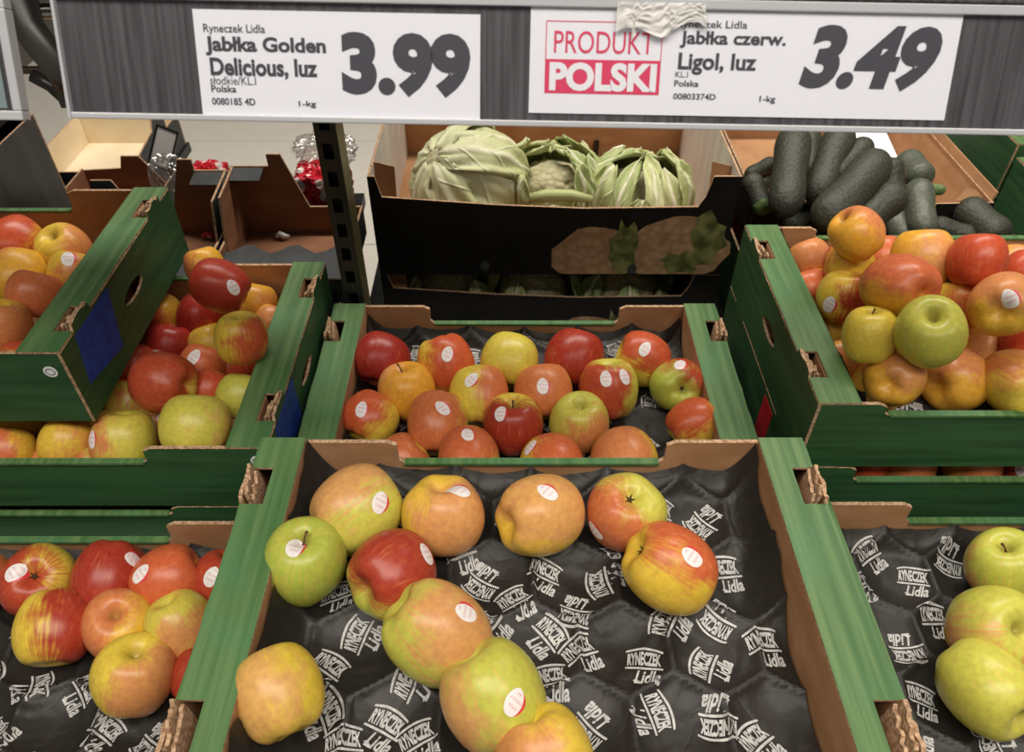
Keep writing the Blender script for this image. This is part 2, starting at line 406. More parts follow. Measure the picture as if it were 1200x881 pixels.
# ---------------------------------------------------------------- fruit crates
rnd = random.Random(3)
EW = .05
def jag(a0, a1, n, amp):
    return [(a0 + (a1 - a0) * i / n, rnd.uniform(0, amp)) for i in range(n + 1)]
def crate(label, x0, x1, y0, y1, zt, h=.112, tabf=.10, tabb=.10, low=.038, lug=.012, simple=False):
    W = x1 - x0; Dp = y1 - y0
    root = thing('fruit_crate', label, 'crate', ((x0 + x1) / 2, (y0 + y1) / 2, zt - h))
    hw, hd = W / 2, Dp / 2
    MB().box(-hw + .005, hw - .005, -hd + .005, hd - .005, .0, .004).build('base', [M['kraft']], root)
    ny = [-.125, .125]; nl = .024
    for s in (-1, 1):
        # outer panel (plane x = s*hw), hand hole in it
        top = [(-hd, h)]
        out = [(-hd, 0), (hd, 0), (hd, h - .003)]
        for c in (.125, -.125):
            out += [(c + nl, h - .003), (c + nl - .003, h + lug * .7)]
            out += [(c + q * nl, h + lug * (rnd.uniform(.35, 1.0))) for q in (.6, .3, 0, -.3, -.6)]
            out += [(c - nl + .003, h + lug * .6), (c - nl, h - .003)]
        out += [(-hd, h - .003)]
        hole = [((.032) * math.cos(t), h * .55 + .0105 * math.sin(t)) for t in [2 * math.pi * k / 16 for k in range(16)]]
        plate('end_panel', out, [] if simple else [hole], .004, (s * (hw - .002), 0, 0), (0, 1, 0), (0, 0, 1),
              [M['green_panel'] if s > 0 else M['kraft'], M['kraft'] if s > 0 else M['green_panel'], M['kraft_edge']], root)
        # inner panel
        plate('inner_panel', [(-hd + .006, .004), (hd - .006, .004), (hd - .006, h - .004), (-hd + .006, h - .004)], [] , .003,
              (s * (hw - EW + .0015), 0, 0), (0, 1, 0), (0, 0, 1), [M['kraft']] * 3, root)
        # top flange with two notches at its outer edge and ragged rim
        fo = [(EW, -hd), (EW, hd)]
        n = 20; rag = []
        for i in range(n + 1):
            y = hd - Dp * i / n
            rag.append((rnd.uniform(0, .0015), y))
        rag = [p for p in rag if all(abs(p[1] - c) > nl + .002 for c in ny)]
        for c in (.125, -.125):
            ins = [(0, c + nl), (.024, c + nl), (.024, c - nl), (0, c - nl)]
            k = next(i for i, p in enumerate(rag + [(0, -9)]) if p[1] < c); rag[k:k] = ins
        fo += rag
        pts = [(s * (hw - q[0]), q[1]) for q in fo]
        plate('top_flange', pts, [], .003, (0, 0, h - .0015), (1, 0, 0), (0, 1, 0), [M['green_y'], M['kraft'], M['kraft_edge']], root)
        # torn corrugated flaps standing in the notches
        if not simple:
            for c in (-.125, .125):
                for q, (dx, dz) in enumerate(((.006, 0), (.011, -.006))):
                    o = [(-nl + .004, -.03), (nl - .004, -.03)]
                    o += [(nl - .004 - (2 * nl - .008) * i / 9, lug * .8 + dz + rnd.uniform(-.005, .003)) for i in range(10)]
                    plate('torn_flap', o, [], .0035, (s * (hw - dx), c, h), (s * .15, .98, 0), (s * .1, 0, 1), [M['kraft_edge'], M['kraft_edge'], M['kraft_edge']], root)
                plate('notch_liner', [(-nl, -.04), (nl, -.04), (nl, -.004), (-nl, -.004)], [], .002, (s * (hw - .024), c, h), (0, 1, 0), (0, 0, 1), [M['kraft']] * 3, root)
    for s, tab, nm in ((-1, tabf, 'front_wall'), (1, tabb, 'rear_wall')):
        a = hw - EW
        o = [(-hw + .004, 0), (hw - .004, 0), (hw - .004, h - .003), (a - tab + .01, h - .003), (a - tab, h - .008), (a - tab, h - low * .8), (a - tab - .008, h - low)]
        o += [(-a + tab + .008, h - low), (-a + tab, h - low * .8), (-a + tab, h - .008), (-a + tab - .01, h - .003), (-hw + .004, h - .003)]
        # axes x,z -> normal = x cross z = -y : +normal face looks to the front
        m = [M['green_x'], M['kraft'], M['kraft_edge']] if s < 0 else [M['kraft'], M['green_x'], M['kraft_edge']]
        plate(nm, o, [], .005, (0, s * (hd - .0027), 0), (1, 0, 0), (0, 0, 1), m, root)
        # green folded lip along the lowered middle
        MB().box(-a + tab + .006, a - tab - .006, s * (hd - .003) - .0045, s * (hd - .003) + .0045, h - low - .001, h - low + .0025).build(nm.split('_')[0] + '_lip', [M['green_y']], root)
    return root

FX = (-.278, .322)
cF = crate('frontmost open green and kraft crate holding scattered apples on black paper', *FX, .192, .577, .873)
cS = crate('middle green crate of apples behind the front crate, below the cauliflower boxes', -.28, .32, .58, .965, .762)
cA = crate('left middle green crate heaped with apples, blue label on its right end', -.89, -.29, .61, .995, .82, low=.03)
cB = crate('upper left green crate with a large blue label on its right end', -1.11, -.51, .653, 1.025, .932)
cC = crate('upper right green crate with the big apple heap in front of the cucumbers', .355, .955, .63, 1.015, .874, tabf=.032, tabb=.06, low=.022, lug=.01)
cD = crate('left front green crate with red apples, left of the front crate', -.860, -.260, .167, .552, .7575, h=.108, lug=.0)
cE = crate('right front green crate with three yellow-green apples, right of the front crate', .333, .933, .192, .577, .762, lug=.0)
cG = crate('lower right green crate with apples peeking out, directly under the heaped crate', .355, .955, .63, 1.015, .762, tabf=.03, low=.03, lug=0, simple=True)
cA2 = crate('bottom left green crate hidden under the left middle crate', -.89, -.29, .61, .995, .708, tabf=.10, low=.02, lug=0, simple=True)
rs = thing('crate_riser', 'black block hidden under the frontmost crate', 'riser', (.035, .385, .649))
MB().box(-.285, .285, -.18, .18, 0, .111).build('block', [M['black']], rs)
cR1 = crate('dark green crate at the far right edge, beside the cucumber box', .965, 1.565, .975, 1.36, .81, lug=.006)
cR1b = crate('bottom green crate of the nearer far-right stack', .965, 1.565, .975, 1.36, .698, lug=0, simple=True)
cR2 = crate('rear dark green crate at the far right, behind the cucumber box corner', .965, 1.565, 1.375, 1.76, .83, lug=.006)
cR2b = crate('bottom green crate of the rear far-right stack', .965, 1.565, 1.375, 1.76, .718, lug=0, simple=True)
# labels stuck on the crates
def stick(root, name, pts, mat, lab=None):
    """flat paper on an end panel: pts = (y, z) world, at the panel's outer face"""
    side = 1
    x = .3004 * side
    q = [(p[0] - root.location.y, p[1] - root.location.z) for p in pts]
    return plate(name, q, [], .0006, (x, 0, 0), (0, 1, 0), (0, 0, 1), [mat] * 3, root)
tag(stick(cB, 'blue_label', [(.69, .925), (.675, .862), (.765, .845), (.785, .925)], M['blue']), 'large plain blue paper label')
tag(stick(cA, 'blue_label', [(.645, .74), (.74, .74), (.74, .812), (.645, .812)], M['blue']), 'narrow blue paper label')
stick(cA, 'barcode_strip', [(.662, .742), (.672, .742), (.672, .765), (.662, .765)], M['paper_white'])
tag(plate('red_label', [(-.09, .03), (-.05, .03), (-.05, .10), (-.09, .10)], [], .0006, (-.3004, 0, 0), (0, 1, 0), (0, 0, 1), [M['red']] * 3, cG), 'red label')
def disc(root, name, x, z, r=.008):
    pts = [(x + r * math.cos(t), z + r * math.sin(t)) for t in [2 * math.pi * k / 20 for k in range(20)]]
    o = plate(name, pts, [], .0006, (0, -.1928 if root is not cB else -.1863, 0), (1, 0, 0), (0, 0, 1), [M['paper_white']] * 3, root)
    pts = [(x + r * .7 * math.cos(t), z + r * .62 * math.sin(t)) for t in [2 * math.pi * k / 20 for k in range(20)]]
    p2 = [(x + r * .6 * math.cos(t), z + r * .5 * math.sin(t)) for t in [2 * math.pi * k / 20 for k in range(20)]]
    plate('printed_ring', pts, [p2], .0002, (0, (-.1928 if root is not cB else -.1863) - .0004, 0), (1, 0, 0), (0, 0, 1), [M['green_x']] * 3, o)
disc(cB, 'round_seal', .278, .082); disc(cA, 'round_seal', .283, .088)

# ---------------------------------------------------------------- the apples' table: crate, centre, radius, stem axis, blush axis, (blush, green, redness), stickers, label
APPLES = [
('F',(-0.162,0.495,0.850),0.0438,(0.738,0.667,0.100),(-0.505,0.327,0.799),(.46,.75,.22),[(0.668,-0.300,0.681)],"large yellow-green apple with brownish-pink top in the back left of the front crate"),
('F',(-0.072,0.491,0.847),0.0413,(0.000,-0.323,-0.946),(0.359,-0.120,0.926),(.6,.3,.22),[(0.457,0.113,0.882)],"peach-orange apple second from the left in the back row of the front crate"),
('F',(0.029,0.490,0.847),0.0412,(0.843,0.458,-0.281),(-0.248,-0.125,0.961),(.6,.3,.16),[(0.163,-0.022,0.986)],"tan-orange striped apple third from the left in the back row of the front crate"),
('F',(0.120,0.495,0.846),0.0403,(0.000,-0.220,0.976),(-0.848,-0.521,-0.095),(.6,.75,.5),[(-0.845,-0.535,-0.007)],"red and green apple with its star-shaped calyx facing up, front crate back row"),
('F',(0.155,0.427,0.848),0.0423,(-0.837,0.240,0.491),(0.105,0.410,0.906),(.45,.35,.55),[(0.322,-0.302,0.897)],"tilted yellow apple with a pink blush touching the calyx-up apple in the front crate"),
('F',(-0.206,0.435,0.846),0.0398,(0.104,0.072,0.992),(0.800,0.440,-0.408),(.08,.95,.2),[(-0.002,-0.220,0.975)],"green apple with dark specks against the left rail of the front crate"),
('F',(-0.117,0.419,0.847),0.0415,(0.636,0.688,-0.349),(0.267,0.153,0.951),(.72,.9,.85),[(0.824,0.245,0.511)],"crimson apple with lime-green edge in the front crate"),
('F',(-0.070,0.357,0.850),0.0442,(0.747,-0.330,-0.577),(-0.329,0.119,0.937),(.40,.82,.25),[(0.634,0.001,0.774)],"lime-green apple with soft pink cheek just below the crimson one, front crate"),
('F',(-0.016,0.298,0.850),0.0441,(-0.468,0.600,0.648),(-0.889,-0.251,0.383),(.34,.82,.2),[(0.413,-0.481,0.773)],"large lime-yellow apple with oval sticker near the bottom centre of the front crate"),
('F',(0.027,0.248,0.845),0.0391,(0.316,-0.645,-0.696),(-0.814,-0.104,0.572),(.5,.4,.3),[],"orange apple cut off by the bottom edge of the photo in the front crate"),
('F',(-0.203,0.303,0.844),0.0379,(-0.424,0.809,0.406),(-0.492,0.676,0.549),(.40,.42,.12),[],"large yellow-orange apple half tucked under the left rail of the front crate"),
('S',(-0.195,0.860,0.736),0.0411,(0.228,0.870,0.437),(0.000,-0.115,0.993),(1,.3,.95),[],"dark crimson apple in the shaded back left corner of the middle crate"),
('S',(-0.099,0.851,0.736),0.0413,(0.316,-0.645,-0.696),(0.101,0.321,0.942),(0.53,.4,.6),[(0.179,-0.453,0.874)],"red-topped yellow apple second from the left in the middle crate's back row"),
('S',(-0.004,0.855,0.737),0.0420,(0.206,0.858,0.471),(0.000,0.448,-0.894),(.15,.6,.4),[],"plain olive-yellow apple in the middle crate's back row"),
('S',(0.093,0.863,0.737),0.0422,(0.342,0.787,0.514),(0.000,-0.115,0.993),(1,.3,.9),[],"deep red apple without sticker in the middle crate's back row"),
('S',(0.196,0.864,0.734),0.0393,(-0.894,0.304,0.328),(0.105,0.186,0.977),(0.56,.5,.65),[(-0.032,-0.440,0.897)],"red and yellow apple at the right end of the middle crate's back row"),
('S',(-0.151,0.793,0.736),0.0411,(-0.153,0.363,0.919),(-0.927,0.374,0.014),(.45,.0,.2),[],"golden-orange apple with a dark stem in the middle crate"),
('S',(-0.047,0.783,0.736),0.0407,(0.000,0.829,0.559),(0.883,-0.468,-0.018),(.5,.5,.5),[(-0.197,-0.196,0.960)],"yellow apple with red right cheek in the second row of the middle crate"),
('S',(0.044,0.790,0.736),0.0409,(0.000,0.829,0.559),(-0.123,0.224,0.967),(0.56,.35,.45),[(-0.010,-0.539,0.842)],"orange-red apple with centred sticker in the second row of the middle crate"),
('S',(0.138,0.797,0.736),0.0412,(0.000,0.504,0.864),(-0.535,-0.407,0.741),(0.53,.7,.75),[(-0.158,-0.429,0.889),(0.435,-0.301,0.849)],"red apple bearing two stickers side by side in the middle crate"),
('S',(0.240,0.809,0.733),0.0381,(0.000,-0.831,0.557),(0.527,0.496,0.690),(.38,.95,.8),[(-0.018,0.008,1.000)],"green apple with its calyx facing the camera at the right of the middle crate"),
('S',(-0.196,0.743,0.732),0.0370,(0.488,0.817,0.308),(0.000,0.583,0.812),(0.51,.4,.6),[(-0.163,-0.398,0.903)],"pink-red and yellow apple against the left rail of the middle crate"),
('S',(-0.102,0.728,0.736),0.0410,(0.000,0.877,0.481),(-0.248,0.051,0.967),(0.61,.55,.5),[(0.242,-0.183,0.953)],"dusky pink-red apple in the third row of the middle crate"),
('S',(0.001,0.728,0.735),0.0404,(0.000,0.187,0.982),(-0.111,-0.954,0.278),(0.71,.45,.9),[(-0.366,-0.327,0.871)],"bright red apple with sticker beside its stem hollow in the middle crate"),
('S',(0.093,0.731,0.734),0.0394,(-0.052,0.072,0.996),(0.342,-0.787,-0.514),(.3,.75,.4),[],"yellow-green apple with open stem hollow in the middle crate"),
('S',(0.250,0.734,0.730),0.0346,(0.848,0.360,0.389),(-0.359,0.049,0.932),(0.51,.5,.6),[],"red and pale yellow apple half hidden by the right rail of the middle crate"),
('S',(-0.145,0.664,0.731),0.0361,(0.707,0.480,0.519),(0.226,-0.197,0.954),(0.71,.3,.5),[],"orange-red apple peeking over the left corner flap of the front crate's rear wall"),
('S',(-0.057,0.662,0.735),0.0403,(0.000,0.993,0.115),(-0.120,0.478,0.870),(.5,.6,.55),[(0.028,0.230,0.973)],"yellow and pink apple peeking over the front crate's rear wall, second from left"),
('S',(0.052,0.655,0.735),0.0401,(0.000,0.993,0.115),(0.570,-0.192,0.799),(0.56,.4,.55),[(-0.694,0.146,0.705)],"orange-red apple with two-tone sticker peeking over the front crate's rear wall"),
('S',(0.146,0.659,0.737),0.0425,(0.000,0.993,0.115),(-0.367,0.312,0.876),(.5,.35,.4),[],"pale orange apple peeking over the front crate's rear wall, farthest right"),
('D',(-0.614,0.490,0.722),0.0311,(0.000,0.679,0.734),(0.248,0.051,0.967),(.7,.4,.5),[],"orange apple cut by the left edge of the photo in the left front crate"),
('D',(-0.543,0.487,0.730),0.0398,(0.372,-0.371,0.851),(-0.316,-0.696,0.645),(.8,.5,.8),[(-0.101,-0.347,0.932)],"red apple with streaks and calyx facing up, far left of the left front crate"),
('D',(-0.463,0.490,0.730),0.0398,(0.000,-0.927,-0.375),(0.000,-0.115,0.993),(1,.5,.9),[(0.774,0.242,0.585)],"solid crimson apple in the middle of the left front crate's back row"),
('D',(-0.395,0.489,0.729),0.0389,(0.873,0.457,0.172),(0.229,-0.037,0.973),(.9,.2,.55),[(-0.372,-0.373,0.850)],"orange-red apple with sticker on its left side in the left front crate"),
('D',(-0.338,0.492,0.722),0.0317,(0.351,0.636,0.687),(-0.228,-0.437,0.870),(.95,.3,.8),[(0.081,-0.430,0.899)],"red apple mostly hidden behind the front crate's left rail, with sticker"),
('D',(-0.498,0.428,0.730),0.0399,(0.161,-0.939,-0.302),(0.940,-0.335,0.070),(.52,.4,.85),[],"yellow and red apple with dark speckles, lowest at the left of the left front crate"),
('D',(-0.430,0.432,0.728),0.0376,(0.212,-0.112,0.971),(-0.272,-0.037,0.962),(.8,.25,.4),[],"orange-streaked apple with stem hollow up in the left front crate"),
('D',(-0.362,0.430,0.727),0.0362,(-0.331,0.357,0.873),(0.667,-0.698,-0.263),(.3,.65,.3),[],"yellow-green apple beside the front crate's left rail in the left front crate"),
('D',(-0.392,0.374,0.730),0.0395,(0.254,0.324,0.911),(0.857,-0.378,0.350),(.5,.45,.3),[],"yellow apple with orange right cheek nearest the camera in the left front crate"),
('D',(-0.333,0.381,0.717),0.0266,(0.351,0.636,0.687),(-0.598,-0.283,0.750),(.9,.3,.85),[],"red apple showing only a sliver left of the front crate's left rail"),
('E',(0.570,0.501,0.736),0.0413,(-0.329,0.119,0.937),(-0.640,-0.122,-0.759),(.15,.86,.3),[],"yellow-green apple with thin stem, farthest back in the right front crate"),
('E',(0.519,0.419,0.741),0.0463,(0.053,-0.481,0.875),(-0.717,-0.669,-0.195),(.34,.78,.25),[],"yellow-green apple with faint orange blush, middle of three in the right front crate"),
('E',(0.482,0.358,0.737),0.0423,(0.311,-0.924,0.221),(0.316,-0.645,-0.696),(.12,.75,.2),[],"shiny pale yellow apple nearest the camera in the right front crate"),
('C',(0.455,0.871,0.949),0.0337,(-0.742,0.277,0.611),(0.635,0.425,0.645),(.5,.05,.35),[],"golden-orange apple on top of the right heap, nearest the cucumbers"),
('C',(0.549,0.859,0.918),0.0384,(0.000,0.679,0.734),(0.000,-0.837,-0.547),(.25,.1,.2),[],"golden-yellow apple with brown stem end up at the back of the right heap"),
('C',(0.589,0.813,0.946),0.0336,(0.123,0.579,0.806),(0.000,-0.448,0.894),(.95,.2,.65),[],"bright red apple at the back of the right heap"),
('C',(0.466,0.885,0.889),0.0342,(-0.218,0.273,0.937),(-0.349,0.547,0.761),(.55,.3,.7),[],"yellow apple with rosy shoulder under the top apple of the right heap"),
('C',(0.443,0.950,0.849),0.0322,(-0.316,0.645,0.696),(0.000,-0.234,0.972),(.7,.1,.3),[],"orange apple at the back left of the right heap beside the rail"),
('C',(0.557,0.974,0.840),0.0350,(0.000,0.679,0.734),(0.000,-0.407,0.914),(.9,.1,.5),[],"small patch of red apple deep between the back apples of the right heap"),
('C',(0.474,0.762,0.942),0.0408,(-0.331,0.873,-0.357),(0.359,-0.120,0.926),(.75,.1,.5),[],"big red-orange apple in the middle of the right heap"),
('C',(0.444,0.825,0.880),0.0341,(0.116,0.376,0.919),(0.598,-0.750,-0.283),(.5,.35,.8),[(-0.774,-0.625,0.102)],"yellow and red apple with sticker at the left of the right heap"),
('C',(0.429,0.893,0.841),0.0316,(-0.316,0.645,0.696),(-0.384,-0.216,0.898),(.6,.1,.5),[],"orange-red apple squeezed against the left rail of the right heap"),
('C',(0.584,0.806,0.884),0.0324,(-0.228,0.369,0.901),(0.530,-0.846,0.061),(.42,.3,.5),[],"small yellow apple with pink flush in the middle of the right heap"),
('C',(0.587,0.730,0.940),0.0380,(0.596,0.749,-0.288),(-0.391,-0.035,0.920),(.5,.2,.3),[(-0.380,-0.590,0.712)],"mottled olive-orange apple with red and white sticker at the right of the right heap"),
('C',(0.431,0.711,0.908),0.0321,(-0.110,0.394,0.912),(0.351,-0.636,-0.687),(.1,.5,.1),[],"pale yellow apple with a thin stem in the right heap"),
('C',(0.478,0.678,0.940),0.0382,(-0.324,-0.264,0.908),(0.512,0.825,-0.240),(.08,.8,.1),[],"largest green-yellow apple with deep hollow in the right heap"),
('C',(0.614,0.772,0.839),0.0333,(0.243,0.659,0.712),(0.514,0.089,0.853),(.5,.1,.2),[],"orange-yellow apple right of the large green-yellow one in the right heap"),
('C',(0.755,0.965,0.834),0.0286,(0.243,0.659,0.712),(0.514,0.089,0.853),(.6,.1,.3),[],"orange apple partly hidden right of the bright red one in the right heap"),
('C',(0.672,0.795,0.823),0.0352,(0.243,0.659,0.712),(-0.514,0.089,0.853),(.8,.1,.6),[],"dusky red-orange apple in a gap low at the right of the right heap"),
('C',(0.653,0.740,0.876),0.0336,(0.243,0.659,0.712),(-0.424,-0.134,0.895),(.9,.1,.7),[],"red apple cut by the right edge of the photo in the right heap"),
('C',(0.464,0.682,0.865),0.0341,(0.566,0.735,-0.372),(0.391,-0.035,0.920),(.45,.1,.25),[],"orange-yellow apple at the front of the right heap, left part"),
('C',(0.557,0.707,0.839),0.0405,(0.873,0.468,-0.136),(0.110,0.591,0.799),(.45,.1,.3),[],"broad yellow-orange apple lying on the front paper of the right heap"),
('C',(0.613,0.677,0.861),0.0390,(0.000,-0.937,0.349),(-0.349,0.547,0.761),(.3,.5,.4),[],"yellow apple showing its dark calyx at the front right of the right heap"),
('C',(0.470,0.714,0.814),0.0326,(0.243,0.659,0.712),(0.514,0.844,0.154),(.1,.15,.2),[],"plain yellow apple wedged behind the front left corner of the right heap"),
('C',(0.439,0.766,0.816),0.0318,(-0.316,0.645,0.696),(0.514,0.089,0.853),(.5,.1,.3),[],"dull orange apple low beside the left rail of the right heap"),
('C',(0.451,0.827,0.816),0.0330,(-0.316,0.645,0.696),(0.514,0.089,0.853),(.15,.3,.3),[],"shaded mustard apple low beside the left rail of the right heap"),
('C',(0.744,0.916,0.857),0.0310,(0.243,0.659,0.712),(-0.424,-0.134,0.895),(.9,.1,.7),[],"red sliver of apple at the right edge behind the stickered apple of the right heap"),
('A',(-0.411,0.880,0.858),0.0370,(-0.881,0.107,0.461),(0.228,-0.437,0.870),(.95,.1,.85),[(0.732,-0.569,0.376)],"bright red apple with sticker on top of the left middle heap"),
('A',(-0.399,0.945,0.775),0.0344,(0.217,0.663,0.716),(0.762,-0.025,0.647),(.2,.05,.3),[],"brownish-yellow apple behind the red top apple of the left middle heap"),
('A',(-0.356,0.776,0.849),0.0326,(0.000,0.328,0.945),(0.667,-0.698,-0.263),(.35,.4,.6),[],"yellow apple with stem hollow and red lower cheek in the left middle heap"),
('A',(-0.476,0.920,0.773),0.0336,(0.243,0.659,0.712),(0.000,-0.407,0.914),(1,.2,.95),[],"dark crimson apple under the red top apple of the left middle heap"),
('A',(-0.445,0.868,0.759),0.0326,(-0.351,0.636,0.687),(-0.816,-0.577,-0.022),(.15,.3,.3),[],"yellow apple half behind the yellow one with stem hollow in the left middle heap"),
('A',(-0.537,0.927,0.765),0.0325,(-0.117,-0.038,0.992),(-0.651,-0.729,-0.212),(.6,.2,.6),[],"orange-red apple with stem hollow at the back left of the left middle heap"),
('A',(-0.512,0.868,0.754),0.0366,(0.241,0.566,0.788),(0.000,-0.300,0.954),(1,.2,.95),[(0.051,-0.919,0.391)],"dark red apple shaded at the left of the left middle heap"),
('A',(-0.449,0.720,0.823),0.0380,(-0.963,0.258,-0.075),(-0.116,-0.445,0.888),(.85,.6,.75),[],"large dull red apple with green rim in the middle of the left middle heap"),
('A',(-0.434,0.795,0.781),0.0314,(0.351,0.636,0.687),(0.391,-0.035,0.920),(.85,.1,.5),[(0.110,-0.400,0.910)],"orange-red apple in the gap right of the large dull red one"),
('A',(-0.406,0.824,0.748),0.0326,(0.351,0.636,0.687),(0.391,-0.035,0.920),(.95,.1,.7),[(0.068,-0.979,0.190)],"red apple with sticker beneath the yellow one with stem hollow"),
('A',(-0.412,0.747,0.777),0.0311,(0.351,0.636,0.687),(0.391,-0.035,0.920),(.85,.1,.6),[],"orange-red apple between the large dull red one and the right rail"),
('A',(-0.394,0.660,0.804),0.0405,(0.000,0.822,0.569),(0.802,-0.559,-0.211),(.1,.7,.1),[],"bright lemon-yellow apple behind the raised front wall of the left middle crate"),
('A',(-0.495,0.661,0.772),0.0401,(0.110,0.591,0.799),(-0.742,-0.588,-0.323),(.38,.65,.4),[(-0.522,-0.491,0.697)],"yellow apple with red lower left cheek, nearest the camera in the left middle crate"),
('A',(-0.360,0.729,0.787),0.0307,(0.243,0.659,0.712),(0.905,-0.016,0.426),(.1,.8,.2),[],"green-yellow apple partly under the right rail of the left middle crate"),
('A',(-0.479,0.715,0.751),0.0322,(0.243,0.659,0.712),(0.298,-0.142,0.944),(.35,.5,.4),[(0.686,-0.349,0.638)],"olive apple with sticker behind the two bright yellow front apples"),
('A',(-0.526,0.746,0.753),0.0319,(0.243,0.659,0.712),(0.371,0.096,0.924),(.2,.7,.4),[],"dim olive-yellow apple below the large dull red one"),
('A',(-0.566,0.769,0.746),0.0318,(0.243,0.659,0.712),(0.298,-0.142,0.944),(.9,.2,.6),[],"small red patch of apple beside the corner of the upper left crate"),
('A',(-0.548,0.820,0.761),0.0332,(0.243,0.659,0.712),(0.298,-0.142,0.944),(.95,.2,.8),[],"dark red apple shaded beneath the upper left crate's handle hole"),
('A',(-0.562,0.704,0.748),0.0323,(0.243,0.659,0.712),(0.371,0.096,0.924),(.15,.5,.3),[],"yellow apple under the front corner of the upper left crate"),
('A',(-0.538,0.647,0.745),0.0275,(0.243,0.659,0.712),(-0.371,0.096,0.924),(.3,.9,.5),[],"small lime-green patch of apple left of the yellow apple at the low front wall"),
('A',(-0.642,0.650,0.763),0.0317,(0.243,0.659,0.712),(-0.298,-0.142,0.944),(.55,.3,.5),[],"red and yellow apple at the far left below the upper left crate"),
('A',(-0.609,0.658,0.725),0.0354,(0.123,0.579,0.806),(0.298,-0.142,0.944),(.5,.45,.4),[],"yellow-pink apple resting low behind the green front wall, far left"),
('A',(-0.568,0.661,0.771),0.0310,(0.243,0.659,0.712),(0.371,-0.913,-0.166),(.15,.35,.3),[],"golden apple directly below the front wall of the upper left crate"),
('A',(-0.463,0.962,0.834),0.0289,(-0.228,0.369,0.901),(-0.371,0.096,0.924),(.3,.1,.4),[],"small pinkish-yellow apple peeping out behind the red top apple"),
('A',(-0.359,0.902,0.774),0.0277,(0.243,0.659,0.712),(0.371,0.096,0.924),(.5,.1,.3),[],"orange sliver of apple beside the right rail of the left middle crate"),
('B',(-0.727,0.956,0.875),0.0388,(0.457,0.854,0.249),(-0.111,0.278,0.954),(.65,.1,.6),[],"red-orange apple at the back left of the upper left crate"),
('B',(-0.635,0.921,0.889),0.0356,(-0.110,-0.232,0.966),(0.816,-0.022,0.577),(.35,.35,.35),[],"yellow apple with stem hollow facing up at the back of the upper left crate"),
('B',(-0.679,0.867,0.881),0.0385,(0.120,0.831,0.543),(-0.482,0.396,0.782),(.25,.1,.3),[],"golden apple in the middle of the upper left crate"),
('B',(-0.602,0.866,0.891),0.0286,(0.243,0.659,0.712),(0.625,0.081,0.777),(.3,.3,.4),[(0.328,-0.211,0.921)],"yellow apple with sticker against the rail of the upper left crate"),
('B',(-0.628,0.815,0.891),0.0333,(0.124,0.674,0.728),(0.127,-0.128,0.984),(.8,.05,.45),[],"red-orange apple in front of the golden ones in the upper left crate"),
('B',(-0.646,0.755,0.884),0.0344,(0.254,0.324,0.911),(0.457,-0.249,0.854),(.55,.2,.35),[],"orange apple with faint hollow nearest the camera in the upper left crate"),
('G',(0.472,0.680,0.715),0.0321,(0.000,0.679,0.734),(0.154,-0.147,0.977),(.8,.1,.6),[],"red apple peeking between the two right crates, farthest left"),
('G',(0.530,0.680,0.715),0.0359,(0.000,0.679,0.734),(0.127,0.052,0.991),(.5,.1,.4),[],"yellow and red apple peeking between the two right crates"),
('G',(0.617,0.680,0.715),0.0364,(0.000,0.679,0.734),(0.359,0.049,0.932),(.55,.1,.4),[],"orange-yellow apple peeking between the two right crates"),
('G',(0.684,0.680,0.715),0.0344,(0.000,0.679,0.734),(0.154,-0.147,0.977),(.95,.1,.8),[(-0.434,-0.825,0.362)],"red apple with sticker peeking between the two right crates, by the photo's edge"),
]
LOGOS = [(-0.212,0.581,0),(-0.144,0.573,0),(-0.125,0.549,90),(-0.179,0.421,20),(-0.212,0.385,5),(-0.146,0.379,70),(-0.123,0.365,-60),(-0.176,0.343,-30),(-0.149,0.329,50),(-0.172,0.302,-60),(-0.116,0.290,-25),(-0.082,0.276,25),(-0.148,0.271,10),(-0.030,0.440,150),(-0.054,0.467,30),(0.033,0.445,-15),(0.004,0.413,30),(0.033,0.379,-50),(-0.021,0.381,60),(0.036,0.331,10),(-0.090,0.329,60),(-0.085,0.576,0),(-0.025,0.578,180),(-0.235,0.273,-45),(-0.196,0.276,180),(-0.240,0.373,-30),(-0.069,0.302,20),(0.049,0.577,0),(0.165,0.578,0),(0.105,0.578,30),(0.192,0.559,-10),(0.259,0.565,-10),(0.240,0.590,0),(0.213,0.515,125),(0.286,0.528,90),(0.258,0.481,0),(0.031,0.445,-20),(0.097,0.438,100),(0.224,0.449,10),(0.256,0.438,-15),(0.006,0.415,40),(0.034,0.381,50),(0.064,0.405,160),(0.092,0.385,110),(0.156,0.388,60),(0.206,0.396,140),(0.067,0.358,30),(0.125,0.347,-10),(0.153,0.340,50),(0.103,0.332,120),(0.244,0.365,10),(0.221,0.340,10),(0.038,0.331,20),(0.126,0.302,-70),(0.070,0.292,135),(0.186,0.298,170),(0.253,0.307,-20),(0.274,0.347,80),(0.274,0.407,0),(0.106,0.273,60),(0.219,0.276,40),(0.277,0.276,-20),(0.167,0.271,0)]

